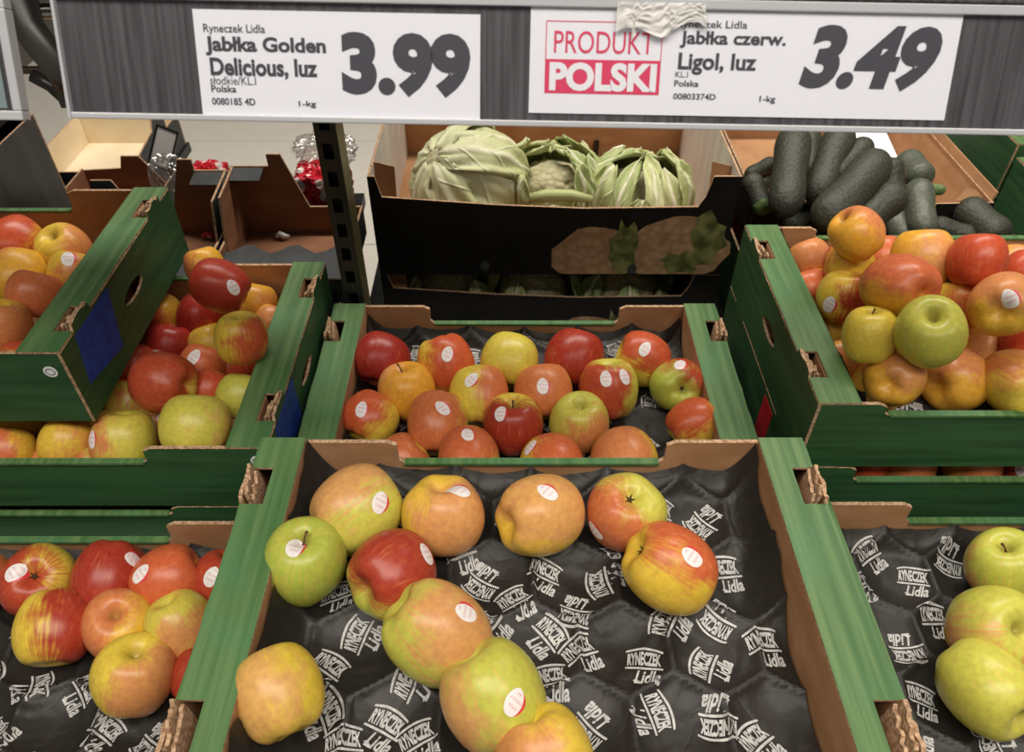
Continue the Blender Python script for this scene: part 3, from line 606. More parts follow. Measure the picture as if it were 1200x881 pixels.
# ---------------------------------------------------------------- black tray paper with its print
def liner_fn(root, z0, apples, rise=(1, 1, .5, 1), dimple=True, seed=0):
    """height of the paper in crate coordinates; rise = back, left, right, front"""
    ox, oy, oz = root.location
    ap = [(a[1][0] - ox, a[1][1] - oy, a[1][2] - oz, a[2]) for a in apples]
    X = .3 - EW - .003; Y = .186
    s = .086; rows = s * .866
    def f(x, y):
        z = z0
        if dimple:
            best = 9; sec = 9
            j0 = round((y + .02) / rows)
            for j in (j0 - 1, j0, j0 + 1):
                sh = .5 * s * (j % 2); i0 = round((x - sh) / s)
                for i in (i0 - 1, i0, i0 + 1):
                    d = math.hypot(x - sh - i * s, y + .02 - j * rows)
                    if d < best: sec = best; best = d
                    elif d < sec: sec = d
            edge = min(1, (sec - best) / .012)
            z += .006 * (1 - edge) ** 2 - .011 * max(0, 1 - (best / .043) ** 2)
        p = Vector((x * 16 + seed, y * 16, 0)); z += .0035 * noise.noise(p) + .0012 * noise.noise(p * 3.1)
        ridged = 1 - abs(noise.noise(p * 1.7 + Vector((5, 3, 1)))) * 2
        z += .003 * max(0, ridged - .6)
        for d, a, top in ((Y - y, rise[0], .07), (X + x, rise[1], .107), (X - x, rise[2] if rise[2] >= 0 else -rise[2] * min(1, max(0.0, (y + .01) / .07)), .085), (Y + y, rise[3], .07)):
            wob = .012 * noise.noise(Vector((x * 20, y * 20, 3)))
            ww = .03
            if d < ww and a > 0:
                t = 1 - d / ww
                z = max(z, z + a * (max(0, top - z0) + wob) * (t ** 1.7))
        for ax_, ay_, az_, r in ap:
            d2 = (x - ax_) ** 2 + (y - ay_) ** 2
            if d2 < (r * 1.0) ** 2: z = min(z, az_ - math.sqrt(r * r - d2) - .0012)
        return max(z, .006)
    return f, X, Y
def liner(root, name, f, X, Y, nx=130, ny=96, y0=None, y1=None):
    ya = -Y if y0 is None else y0; yb = Y if y1 is None else y1
    vs = []; fs = []
    for j in range(ny + 1):
        for i in range(nx + 1):
            x = -X + 2 * X * i / nx; y = ya + (yb - ya) * j / ny
            vs.append((x, y, f(x, y)))
    for j in range(ny):
        for i in range(nx):
            a = j * (nx + 1) + i; fs.append((a, a + 1, a + nx + 2, a + nx + 1))
    return link(name, mesh(name, vs, fs, [M['liner']], smooth=True), root)
def logo_base():
    out_v = []; out_f = []
    def add(vs, fs):
        b = len(out_v); out_v.extend([Vector((v[0], v[1])) for v in vs]); out_f.extend([[b + i for i in q] for q in fs])
    vs, fs = text_mesh('RYNECZEK', (-.5, 0, .5, .44), .045, 0, 2)
    add([(v.x, v.y + (.12 - .5 * v.x * v.x) * (.35 + v.y)) for v in vs], fs)
    for b0, b1 in ((-.12, -.05), (.49, .56)):
        n = 10; q = [(-.56 + 1.12 * i / n) for i in range(n + 1)]
        g = lambda x, y: (x, y + (.12 - .5 * x * x) * (.35 + y))
        v = [g(x, b0) for x in q] + [g(x, b1) for x in q]
        add(v, [[i, i + 1, n + 2 + i, n + 1 + i] for i in range(n)])
    vs, fs = text_mesh('Lidla', (-.28, -.62, .48, -.14), .03, .35, 2)
    add([(v.x, v.y) for v in vs], fs)
    # swash under the script initial
    n = 10; sw = [(-.30 + .26 * i / n, -.55 + .05 * math.sin(i / n * 5)) for i in range(n + 1)]
    add([(x, y) for x, y in sw] + [(x, y + .05) for x, y in sw], [[i, i + 1, n + 2 + i, n + 1 + i] for i in range(n)])
    return out_v, out_f
LV, LF = logo_base()
def print_logos(root, f, X, Y, spots, size=.031):
    for (x, y, a) in spots:
        ca, sa = math.cos(R(a)), math.sin(R(a))
        P_ = [(x + size * (v.x * ca - v.y * sa), y + size * (v.x * sa + v.y * ca)) for v in LV]
        if any(abs(px) > X - .001 or abs(py) > Y - .001 for px, py in P_): continue
        z0 = f(x, y)
        vs = [(px - x, py - y, f(px, py) + .0009 - z0) for px, py in P_]
        link('printed_lettering', mesh('printed_lettering', vs, LF, [M['logo']]), root, (x, y, z0))
def scatter(X, Y, step, seed, keep=lambda x, y: True):
    r = random.Random(seed); pts = []
    for _ in range(4000):
        x, y = r.uniform(-X + .02, X - .02), r.uniform(-Y + .02, Y - .02)
        if keep(x, y) and all((x - p[0]) ** 2 + (y - p[1]) ** 2 > step * step for p in pts): pts.append((x, y, r.choice((0, 15, -20, 40, 70, 110, 150, 180, -50, -75)) + r.uniform(-8, 8)))
    return pts
def papered(root, key, z0, seed, rise, label, spots=None, keep=lambda x, y: True):
    aps = [a for a in APPLES if a[0] == key]
    f, X, Y = liner_fn(root, z0, aps, rise, True, seed)
    t = thing('tray_paper', label, 'paper liner', root.location)
    liner(t, 'sheet', f, X, Y)
    if spots is None: spots = scatter(X, Y, .052, seed, keep)
    print_logos(t, f, X, Y, spots)
    return t
fx, fy, fz = cF.location
sF = []
for a, b, c in LOGOS:
    if all(math.hypot(a - fx - p[0], b - fy - p[1]) > .036 for p in sF): sF.append((a - fx, b - fy, c))
for p in scatter(.247, .186, .046, 12):
    if all(math.hypot(p[0] - q_[0], p[1] - q_[1]) > .044 for q_ in sF): sF.append(p)
papered(cF, 'F', .046, 1, (1, 1, -1, .5), 'crumpled black printed paper lining the frontmost crate', sF)
papered(cS, 'S', .046, 2, (1, .6, .5, .3), 'dim black printed paper under the apples of the middle crate')
papered(cD, 'D', .0445, 3, (.8, .5, .5, .5), 'black printed paper lining the left front crate')
papered(cE, 'E', .046, 4, (.9, .6, .5, .5), 'black printed paper lining the right front crate')
# the heap's paper shows only along its front wall
f, X, Y = liner_fn(cC, .05, [a for a in APPLES if a[0] == 'C'], (1, 1, 1, 1), False, 5)
tC = thing('tray_paper', 'strip of black printed paper along the front of the heaped right crate', 'paper liner', cC.location)
liner(tC, 'sheet', f, X, Y, 110, 70)
print_logos(tC, f, X, Y, scatter(X, Y, .05, 5, lambda x, y: y < -.13), .034)

# ---------------------------------------------------------------- apples
def smooth_profile(pts, n):
    out = []
    for i in range(n + 1):
        t = i / n * (len(pts) - 1); k = min(int(t), len(pts) - 2); u = t - k
        p = [pts[max(0, min(len(pts) - 1, k + q))] for q in (-1, 0, 1, 2)]
        out.append(tuple(.5 * (2 * p[1][c] + (p[2][c] - p[0][c]) * u + (2 * p[0][c] - 5 * p[1][c] + 4 * p[2][c] - p[3][c]) * u * u + (3 * p[1][c] - p[0][c] - 3 * p[2][c] + p[3][c]) * u ** 3) for c in (0, 1)))
    return out
def apple_shape(k):
    tall = (1.0, .93, 1.05, .97, 1.02)[k]; r_ = random.Random(40 + k)
    prof = [(0, .60), (.07, .64), (.17, .78), (.32, .90), (.52, .92), (.74, .79), (.91, .50), (.99, .15), (.98, -.18), (.90, -.50), (.75, -.75), (.56, -.89), (.38, -.91), (.22, -.84), (.10, -.75), (0, -.72)]
    pr = smooth_profile(prof, 34); seg = 36
    lob = [r_.uniform(0, 6.28) for _ in range(3)]
    vs = []; fs = []
    for i, (r, z) in enumerate(pr):
        if i in (0, len(pr) - 1): continue
        for s in range(seg):
            t = 2 * math.pi * s / seg
            low = max(0, (-z - .2)); hi = max(0, z - .1)
            rr = max(r, .001) * (1 + .035 * math.cos(5 * t + lob[0]) * (low * 1.2 + .15) + .03 * math.cos(2 * t + lob[1]) + .015 * math.cos(3 * t + lob[2]))
            zz = z * tall * (1 + .05 * hi * math.cos(t + lob[1])) + (.025 * math.cos(5 * t + lob[0]) * low * (1 if r > .2 else 0) * -1)
            vs.append((rr * math.cos(t), rr * math.sin(t), zz))
    n = len(pr) - 2
    for i in range(n - 1):
        for s in range(seg):
            fs.append([i * seg + s, (i + 1) * seg + s, (i + 1) * seg + (s + 1) % seg, i * seg + (s + 1) % seg])
    a = len(vs); vs += [(0, 0, pr[0][1] * tall), (0, 0, pr[-1][1] * tall)]
    for s in range(seg):
        fs.append([a, s, (s + 1) % seg]); fs.append([a + 1, (n - 1) * seg + (s + 1) % seg, (n - 1) * seg + s])
    me = mesh('apple', vs, fs, [M['apple']], smooth=True)
    return me, BVHTree.FromPolygons([Vector(v) for v in vs], fs)
SH = [apple_shape(k) for k in range(5)]
sv, sf = tube([(0, 0, .56), (.02, .0, .72), (.06, .01, .88), (.12, .02, 1.02)], [.035, .028, .026, .042], 8)
STEM = mesh('stem', sv, sf, [M['stem']], smooth=True)
cv = []; cf = []
for k in range(5):
    t = 2 * math.pi * k / 5; c_, s_ = math.cos(t), math.sin(t); b = len(cv)
    cv += [(.03 * c_ + .03 * s_, .03 * s_ - .03 * c_, -.74), (.03 * c_ - .03 * s_, .03 * s_ + .03 * c_, -.74), (.15 * c_, .15 * s_, -.83), (.06 * c_, .06 * s_, -.80)]
    cf += [[b, b + 2, b + 3], [b + 3, b + 2, b + 1], [b, b + 1, b + 2]]
bl = len(cv); cv += [(.05 * math.cos(2 * math.pi * k / 8), .05 * math.sin(2 * math.pi * k / 8), -.755) for k in range(8)]; cf.append([bl + k for k in range(8)][::-1])
CALYX = mesh('calyx', cv, cf, [M['calyx']])
GN = dict(F='apples in the frontmost crate', S='apples in the middle crate', D='apples in the left front crate', E='apples in the right front crate',
          C='apples heaped in the upper right crate', A='apples heaped in the left middle crate', B='apples in the upper left crate', G='apples peeking out of the lower right crate')
CAM = Vector((0, 0, 1.5))
def make_apple(i, key, loc, r, st, bl_, colr, sticks, label, group=None):
    me, bvh = SH[i % 5]
    z = Vector(st).normalized()
    if 'calyx' in label: z = -z
    x = Vector(bl_); x = (x - z * x.dot(z))
    if x.length < .05: x = z.orthogonal()
    x.normalize(); y = z.cross(x)
    rot = Matrix((x, y, z)).transposed()
    o = bpy.data.objects.new('apple', me); C.objects.link(o)
    o.matrix_world = Matrix.Translation(loc) @ rot.to_4x4() @ Matrix.Scale(r * 1.03, 4)
    o.color = colr + (1,)
    tag(o, label, 'apple', group or GN[key])
    if 'stem' in label and 'stem hollow' not in label or label.startswith('green apple with dark specks') or label.startswith('bright red apple with sticker beside'):
        link('stem', STEM, o)
    if 'calyx' in label: link('calyx', CALYX, o)
    for n, sd in enumerate(sticks):
        d = rot.transposed() @ Vector(sd)
        ra = .0118 / (r * 1.03); rb = .0092 / (r * 1.03)
        up_ = (rot.transposed() @ Vector((0, .6, .7))); t1 = (up_ - d * up_.dot(d)).normalized(); t2 = t1.cross(d)
        a = random.Random(i * 7 + n).uniform(-.9, .9); t1, t2 = t1 * math.cos(a) + t2 * math.sin(a), t2 * math.cos(a) - t1 * math.sin(a)
        vs = []; fs = []; uv = []; rings = 4; seg = 20
        def put(u, v):
            q = (d * 1.6 + t1 * (v * ra) + t2 * (u * rb)); hit = bvh.ray_cast(q, -d)
            p = hit[0] if hit[0] is not None else q * .6
            nn = hit[1] if hit[0] is not None else d
            vs.append(p + nn * .008); uv.append((u, v))
        put(0, 0)
        for q in range(1, rings + 1):
            for s in range(seg):
                t = 2 * math.pi * s / seg; rr = q / rings
                # an oval nipped to a blunt point on one side, as on the fruit
                nip = 1 - .28 * max(0, math.sin(t)) ** 3 * max(0, math.cos(t) + .4)
                put(rr * math.cos(t) * nip, rr * math.sin(t) * nip)
        fs += [[0, 1 + s, 1 + (s + 1) % seg] for s in range(seg)]
        for q in range(rings - 1):
            for s in range(seg): fs.append([1 + q * seg + s, 1 + (q + 1) * seg + s, 1 + (q + 1) * seg + (s + 1) % seg, 1 + q * seg + (s + 1) % seg])
        sm = mesh('sticker', vs, fs, [M['sticker']], smooth=True)
        lay = sm.uv_layers.new(name='UVMap')
        for lp in sm.loops: lay.data[lp.index].uv = uv[lp.vertex_index]
        link('sticker', sm, o)
    return o
for i, a in enumerate(APPLES): make_apple(i, *a)
# the lower layer that carries the heaps and shows only through the gaps
def under(key, xs, ys, z, label):
    n = 0; rr = random.Random(ord(key))
    A_ = [(Vector(a[1]), a[2]) for a in APPLES if a[0] == key]
    for x in xs:
        for y in ys:
            p = Vector((x + rr.uniform(-.004, .004), y + rr.uniform(-.004, .004), z)); r = .034
            if all((p - q).length > r + s - .006 for q, s in A_):
                n += 1
                make_apple(60 + n, key, tuple(p), r, (rr.uniform(-1, 1), rr.uniform(-1, 1), .5), (rr.uniform(-1, 1), rr.uniform(-1, 1), .6),
                           (rr.uniform(.4, .9), rr.uniform(0, .5), rr.uniform(.3, .8)), [], label, 'lower layer of the ' + {'C': 'right heap', 'A': 'left middle heap', 'B': 'upper left crate'}[key])
under('C', [.44 + .075 * k for k in range(7)], [.70 + .072 * k for k in range(4)], .80, 'apple of the lower layer, glimpsed between the apples of the right heap')
under('A', [-.375 - .075 * k for k in range(5)], [.66 + .072 * k for k in range(4)], .75, 'apple of the lower layer, glimpsed between the apples of the left middle heap')
under('B', [-.60 - .075 * k for k in range(2)], [.70 + .075 * k for k in range(4)], .862, 'apple of the lower layer, glimpsed in the upper left crate')

# ---------------------------------------------------------------- price rail
# local frame of the rail: X to the right, Y up its sloping face, Z towards the shopper
U_ = Vector((0, .41207, .91115)); N_ = Vector((0, -.91115, .41207)); ro = R(-1.0)
XR = Vector((1, 0, 0)) * math.cos(ro) + U_ * math.sin(ro); UR = N_.cross(XR)
RM = Matrix((XR, UR, N_)).transposed().to_4x4(); RM.translation = Vector((0, .50483, 1.30927))
def rail_thing(name, label, cat, group=None):
    o = thing(name, label, cat, group=group); o.matrix_world = RM; return o
def rbox(name, a0, a1, b0, b1, c0, c1, mat, parent, bevel=0):
    return MB().box(a0, a1, b0, b1, c0, c1).build(name, [mat], parent, None, bevel)
pr = rail_thing('price_rail', 'long grey price rail with ribbed strip across the top of the view', 'price rail')
rbox('backing_strip', -.2905, .62, -.0345, .034, -.004, -.0008, M['strip'], pr)
rbox('lower_lip', -.2905, .62, -.0385, -.0345, -.006, .0035, M['lip'], pr, .0008)
rbox('upper_lip', -.2905, .62, .034, .040, -.006, .003, M['lip'], pr, .0008)
rbox('end_cap', -.2925, -.2905, -.0385, .040, -.006, .0035, M['lip'], pr)
rbox('clear_cover', -.2895, .62, -.034, .0335, .0022, .0026, M['clear'], pr)
rbox('support_channel', -.30, .62, .041, .060, -.02, .002, M['strip'], pr, .001)
p2 = rail_thing('price_holder', 'clear price holder cut by the left edge of the photo', 'price rail')
rbox('backing_strip', -.62, -.3285, -.0345, .026, -.004, -.0008, M['strip'], p2)
rbox('card_insert', -.60, -.3335, -.033, .022, -.0006, .0002, plain('grey_teal_card', (.16, .21, .22), .5), p2)
rbox('lower_lip', -.62, -.3225, -.0405, -.0345, -.006, .0035, M['lip'], p2, .0008)
rbox('end_cap', -.3285, -.3225, -.0345, .027, -.006, .0035, M['lip'], p2, .0008)
rbox('upper_lip', -.62, -.3225, .027, .036, -.006, .003, M['lip'], p2, .0008)
def card(label, a0, a1, b0, b1):
    c = rail_thing('price_card', label, 'price card', 'price cards in the grey rail')
    rbox('card', a0, a1, b0, b1, -.0006, .0002, M['card'], c)
    return c
def letter(parent, body, a0, b0, a1, b1, mat='ink', off=.02, shear=0, z=.0005):
    vs, fs = text_mesh(body, (a0, b0, a1, b1), off, shear)
    return link('lettering', mesh('lettering', [(v.x, v.y, z) for v in vs], fs, [M[mat]]), parent)
c1 = card('white price card reading Jabłka Golden Delicious 3.99', -.2045, -.0207, -.0352, .0290)
letter(c1, 'Ryneczek Lidla', -.1985, .0141, -.1590, .0205, off=.01)
letter(c1, 'Jabłka Golden', -.1985, .0017, -.1205, .0134, off=.035)
letter(c1, 'Delicious, luz', -.1965, -.0122, -.1268, .0006, off=.035)
letter(c1, 'słodkie/KL.I', -.1975, -.0158, -.1675, -.0107, off=.0)
letter(c1, 'Polska', -.1972, -.0206, -.1808, -.0163, off=.02)
letter(c1, '0080185 4D', -.1975, -.0284, -.1690, -.0240, off=.02)
letter(c1, '1-kg', -.1405, -.0295, -.1290, -.0250, off=.02)
letter(c1, '3.99', -.1110, -.0215, -.0270, .0175, off=.055)
c2 = card('white price card reading Produkt Polski, Jabłka czerw. Ligol 3.49', .0115, .2880, -.0298, .0355)
rbox('red_panel', .0215, .0968, -.0174, .0035, .0003, .0004, M['pink'], c2)
for q in ((.0215, .0968, .0257, .0263), (.0215, .0221, .0035, .0257), (.0962, .0968, .0035, .0257)):
    rbox('red_border', q[0], q[1], q[2], q[3], .0003, .0004, M['pink'], c2)
letter(c2, 'PRODUKT', .0270, .0072, .0915, .0205, 'pink', .0)
letter(c2, 'POLSKI', .0245, -.0158, .0945, .0018, 'paper_white', .045, z=.0006)
letter(c2, 'Ryneczek Lidla', .1050, .0222, .1505, .0280, off=.01)
letter(c2, 'Jabłka czerw.', .1080, .0115, .1765, .0218, off=.03)
letter(c2, 'Ligol, luz', .1080, -.0045, .1590, .0088, off=.03)
letter(c2, 'KL.I', .1068, -.0062, .1150, -.0026, off=.0)
letter(c2, 'Polska', .1065, -.0118, .1225, -.0080, off=.02)
letter(c2, '00803374D', .1065, -.0198, .1345, -.0160, off=.02)
letter(c2, '1-kg', .1635, -.0215, .1740, -.0165, off=.02)
letter(c2, '3.49', .1880, -.0125, .2775, .0270, off=.05, shear=.22)
# crumpled tape over the card's upper edge
vs = []; fs = []; r_ = random.Random(9)
nx, ny = 22, 9
for j in range(ny + 1):
    for i in range(nx + 1):
        a = .066 + .056 * i / nx; b = .020 + .0175 * j / ny
        b += .003 * math.sin(i * 1.1) * (1 - j / ny) + (.004 if i > 15 else 0) * (1 - j / ny)
        a += (1 - j / ny) * .006 * math.sin(i * .7)
        vs.append((a, b, .0036 + .0022 * (r_.random() if 0 < i < nx else 0)))
for j in range(ny):
    for i in range(nx):
        k = j * (nx + 1) + i; fs.append((k, k + 1, k + nx + 2, k + nx + 1))
tp = link('clear_tape', mesh('clear_tape', vs, fs, [M['tape']])); tp.matrix_world = RM
md = tp.modifiers.new('s', 'SOLIDIFY'); md.thickness = .0003
tag(tp, 'crumpled clear tape stuck over the top edge of the 3.49 card', 'tape')

# bracket tubes between the two rails
def tubed(name, pts, rad, mat, parent, seg=12):
    v, f = tube(pts, rad, seg); return link(name, mesh(name, v, f, [mat], smooth=True), parent)
br = thing('rail_bracket', 'black bent tube bracket between the price rails, top left', 'bracket', (-.36, .60, 1.30))
def rp(u, v, d):
    c_, s_ = math.cos(R(42.8)), math.sin(R(42.8)); X_ = (u - 600) / 900; Y_ = (440.5 - v) / 900
    return Vector((X_ * d, (c_ + Y_ * s_) * d, 1.5 + (-s_ + Y_ * c_) * d)) - Vector((-.36, .60, 1.30))
tubed('bent_tube', [rp(22, -40, .58), rp(25, 0, .58), rp(32, 30, .585), rp(48, 52, .59), (rp(70, 80, .60)), rp(88, 102, .61)], .012, M['steel_dark'], br)
tubed('lower_strut', [rp(38, 88, .66), rp(60, 100, .665), rp(84, 122, .67)], .006, M['steel_dark'], br)
tubed('cross_bar', [rp(-10, 84, .70), rp(30, 82, .70), rp(75, 82, .70)], .0035, M['olive_steel'], br)
tubed('chrome_bar', [rp(-20, 14, .62), rp(20, 13, .62), rp(75, 12, .62), rp(120, 12, .62)], .006, M['chrome'], br)
MB().box(-.005, .005, -.004, .004, -.02, .02).build('clip', [M['steel_dark']], br, rp(70, 97, .64))

# ---------------------------------------------------------------- slotted upright
post = thing('slotted_upright', 'dark slotted steel upright left of the cauliflower boxes', 'upright post', (-.252, .998, 0))
slots = [[(-.007, .62 + .042 * k), (.007, .62 + .042 * k), (.007, .643 + .042 * k), (-.007, .643 + .042 * k)] for k in range(14)]
plate('slotted_face', [(-.015, .0), (.015, .0), (.015, 1.26), (-.015, 1.26)], slots, .002, (0, -.014, 0), (1, 0, 0), (0, 0, 1), [M['steel_dark']] * 3, post)
MB().box(-.0135, .0135, .002, .004, 0, 1.26).build('dark_slot_backing', [M['black']], post)  # black sheet added behind the slots so they look dark
MB().box(.0135, .0155, -.013, .03, 0, 1.26).build('right_side', [M['olive_steel']], post)
MB().box(-.0155, -.0135, -.013, .03, 0, 1.26).build('left_side', [M['steel_dark']], post)

# ---------------------------------------------------------------- cauliflower boxes
def veg_box(label, x0, x1, y0, y1, zb, h, dip, printx=True):
    hw = (x1 - x0) / 2; hd = (y1 - y0) / 2
    root = thing('cauliflower_box', label, 'box', ((x0 + x1) / 2, (y0 + y1) / 2, zb))
    MB().box(-hw + .003, hw - .003, -hd + .003, hd - .003, 0, .004).build('base', [M['kraft']], root)
    o = [(-hw, 0), (hw, 0), (hw, h), (hw - .045, h), (hw - .052, dip + .02), (hw - .062, dip), (.05, dip - .003), (-.10, dip + .004), (-hw + .02, dip + .018), (-hw + .012, h), (-hw, h)]
    plate('front_wall', o, [], .004, (0, -hd + .002, 0), (1, 0, 0), (0, 0, 1), [M['black_board'], M['kraft'], M['kraft_edge']], root)
    plate('rear_wall', [(-hw, 0), (hw, 0), (hw, h), (-hw, h)], [], .004, (0, hd - .002, 0), (1, 0, 0), (0, 0, 1), [M['kraft'], M['black_board'], M['kraft_edge']], root)
    for s in (-1, 1):
        m = [M['black_board'], M['white_board'], M['kraft_edge']] if s > 0 else [M['white_board'], M['black_board'], M['kraft_edge']]
        plate('side_wall', [(-hd + .005, 0), (hd - .005, 0), (hd - .005, h), (-hd + .005, h)], [], .004, (s * (hw - .002), 0, 0), (0, 1, 0), (0, 0, 1), m, root)
        plate('corner_fold', [(0, 0), (.035, 0), (.035, h - .01), (0, h - .002)], [], .003, (s * (hw - .02) - (.0175), -hd + .008, 0), (1, 0, 0), (0, .25, 1), [M['kraft'], M['kraft'], M['kraft_edge']], root)
    # printed cauliflower picture on the black front
    y = -hd - .0004
    def blob(name, cx, cz, rx, rz, mat, n=22, sd=1, lobes=.06, t=.0004, dy=0, flat=-1):
        r_ = random.Random(sd); pts = []
        for k in range(n):
            a = 2 * math.pi * k / n; q = 1 + r_.uniform(-lobes, lobes)
            pts.append((cx + rx * q * math.cos(a), max(cz + rz * q * math.sin(a), flat)))
        return plate(name, pts, [], t, (0, y - dy, 0), (1, 0, 0), (0, 0, 1), [M[mat]] * 3, root)
    blob('printed_picture', .075, .035, .075, .062, 'print_curd', sd=1, flat=.002)
    blob('printed_picture', .215, .045, .088, .072, 'print_curd', sd=2, dy=.0003, flat=.002)
    blob('printed_leaves', .125, .055, .024, .055, 'print_leaf', sd=3, dy=.0006, lobes=.25, flat=.002)
    blob('printed_leaves', .265, .075, .034, .045, 'print_leaf', sd=4, dy=.0006, lobes=.3, flat=.002)
    blob('printed_leaves', .225, .025, .032, .022, 'print_leaf', sd=5, dy=.0009, lobes=.25, flat=.002)
    blob('vent_plug', -.115, .02, .008, .010, 'grey_board', sd=6, lobes=0, dy=.001)
    blob('vent_plug', .142, .012, .008, .010, 'grey_board', sd=7, lobes=0, dy=.001)
    return root
vb1 = veg_box('upper black and kraft box with three leafy cauliflowers, printed cauliflower on front', -.232, .368, 1.115, 1.57, .711, .19, .135)
vb2 = veg_box('lower black box directly under the open cauliflower box, dark leaves inside', -.232, .368, 1.115, 1.57, .5205, .19, .143)
MB().box(-.005, .005, -.004, .004, 0, .035).build('black_clip', [M['black']], vb1, (.115, .217, .0))

def leaf_mesh(R0, phi, lift, t0, t1, width, seed, curl=.0, nu=12, nv=16, flare=0):
    """a leaf hugging a head of radius R0, running up from polar angle t0 to t1 (degrees from the base)"""
    r_ = random.Random(seed); vs = []; uv = []; fs = []
    ph0 = r_.uniform(0, 6)
    for j in range(nv + 1):
        v = j / nv
        wd = width * (.35 + .65 * math.sin(math.pi * min(1, .15 + v * .85)) ** .7) * (1 if v < .82 else max(.45, 1 - ((v - .82) / .18) ** 2 * .55))
        th = R(t0 + (t1 - t0) * v)
        for i in range(nu + 1):
            u = -1 + 2 * i / nu
            rad = R0 * (1.02 + lift + curl * v * v + .05 * abs(u) * v) + .006 * math.sin(u * 9 + ph0 + v * 7) * abs(u) + .004 * math.sin(v * 19 + u * 4 + ph0) * v - .010 * (1 - abs(u)) ** 4 * -1 * .5
            rad += flare * max(0, v - .55) * 2.0
            a = phi + u * wd / max(.35, math.sin(th))
            p = Vector((rad * math.sin(th) * math.cos(a), rad * math.sin(th) * math.sin(a), -rad * math.cos(th)))
            vs.append(p); uv.append((u, v))
    for j in range(nv):
        for i in range(nu):
            k = j * (nu + 1) + i; fs.append((k, k + 1, k + nu + 2, k + nu + 1))
    me = mesh('leaf', vs, fs, [M['leaf']], smooth=True)
    lay = me.uv_layers.new(name='UVMap')
    for lp in me.loops: lay.data[lp.index].uv = uv[lp.vertex_index]
    return me
def cauliflower(label, loc, R0, squash, leaves, seed, tilt=(0, 0, 0), curd=True, pale=.7):
    root = thing('cauliflower', label, 'cauliflower', loc, 'cauliflowers in the black boxes'); root.rotation_euler = tilt; root.scale = (1, 1, squash)
    if curd:
        bm = bmesh.new(); bmesh.ops.create_icosphere(bm, subdivisions=4, radius=R0 * .93)
        for v in bm.verts:
            n = v.co.normalized(); d = noise.cell_vector(n * 5.5); q = noise.voronoi(n * 5.0)[0][0]; q2 = noise.voronoi(n * 14.0)[0][0]
            v.co = n * (R0 * (.98 - .16 * q - .06 * q2))
        me = bpy.data.meshes.new('curd'); bm.to_mesh(me); bm.free(); me.materials.append(M['curd'])
        me.polygons.foreach_set('use_smooth', [True] * len(me.polygons)); link('curd', me, root)
    v, f = tube([(0, 0, -R0 * 1.16), (0, 0, -R0 * 1.12), (0, 0, -R0 * .7)], [R0 * .17, R0 * .22, R0 * .25], 14)
    link('stalk', mesh('stalk', v, f, [M['curd']], smooth=True), root)
    r_ = random.Random(seed)
    for k, (phi, t0, t1, w_, lift, curl, flare) in enumerate(leaves):
        o = link('leaf', leaf_mesh(R0, R(phi), lift, t0, t1, w_, seed * 31 + k, curl, flare=flare), root)
        md = o.modifiers.new('s', 'SOLIDIFY'); md.thickness = .0018
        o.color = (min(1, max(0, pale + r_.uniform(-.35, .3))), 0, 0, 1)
    return root
# leaves: (azimuth, from, to, half width, lift, curl, flare); -90 looks at the shopper
bt = Vector((-.62, -.30, .72)).normalized(); e1 = Vector((0, 0, -1)).rotation_difference(bt).to_euler()
cauliflower('large cauliflower wrapped in broad pale leaves at the left of the upper box', (-.075, 1.268, .800), .097, .90,
            [(k * 51 + 10, 12, 128 + (k % 3) * 12, .62 - .05 * (k % 2), .02 + .035 * (k % 3), .02, .004 * (k % 3)) for k in range(7)] +
            [(k * 72 + 30, 8, 95 + 10 * (k % 2), .36, .13 + .02 * (k % 2), .02, .0) for k in range(5)] + [(k * 60, 60, 172, .7, .0, .0, 0) for k in range(6)], 1, tuple(e1), False, .98)
cauliflower('middle cauliflower with its curd showing between curled green leaves', (.072, 1.255, .795), .074, .90,
            [(-90, 30, 95, .5, .12, .05, 0), (-170, 20, 140, .5, .10, .05, .01), (-20, 20, 142, .45, .10, .12, .01), (60, 20, 160, .6, .06, .10, .02), (110, 20, 170, .6, .04, .12, .01), (160, 20, 155, .5, .10, .12, .02),
             (-130, 20, 125, .30, .15, .05, .01), (-55, 20, 135, .28, .14, .08, .01), (80, 60, 195, .4, .12, .05, 0), (20, 30, 150, .36, .18, .1, .01), (140, 60, 200, .35, .10, .05, 0), (-35, 60, 165, .25, .2, .02, 0)], 2, (R(-10), 0, 0), True, .7)
cauliflower('small cauliflower with a forest of trimmed leaves at the right of the upper box', (.226, 1.245, .785), .080, .80,
            [(-95, 20, 118, .42, .10, .1, 0), (-150, 20, 145, .40, .12, .1, .01), (-30, 20, 150, .40, .12, .12, .02), (35, 20, 155, .5, .08, .14, .02), (95, 20, 165, .5, .06, .12, .01), (155, 20, 160, .45, .10, .1, .02),
             (-120, 25, 168, .24, .2, .02, 0), (-60, 25, 152, .26, .18, .05, .01), (-5, 25, 165, .3, .2, .1, .01), (180, 25, 170, .28, .2, .05, .01), (125, 30, 185, .36, .16, .05, 0), (60, 60, 190, .3, .2, .03, 0), (-80, 60, 175, .2, .24, .0, 0)], 3, (R(-6), R(5), 0), True, .75)
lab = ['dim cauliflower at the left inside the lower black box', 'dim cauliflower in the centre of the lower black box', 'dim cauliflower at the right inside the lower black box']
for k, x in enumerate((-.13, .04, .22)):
    cauliflower(lab[k], (x, 1.235, .594), .078, .72, [(-90, 20, 120, .5, .05, .05, 0), (-140, 20, 140, .4, .1, .05, .01), (-40, 20, 135, .4, .1, .08, .01), (90, 20, 150, .6, .05, .05, 0), (20, 20, 140, .4, .1, .05, 0), (160, 20, 140, .4, .1, .05, 0)], 20 + k, (0, 0, R(k * 25)), True, .3)
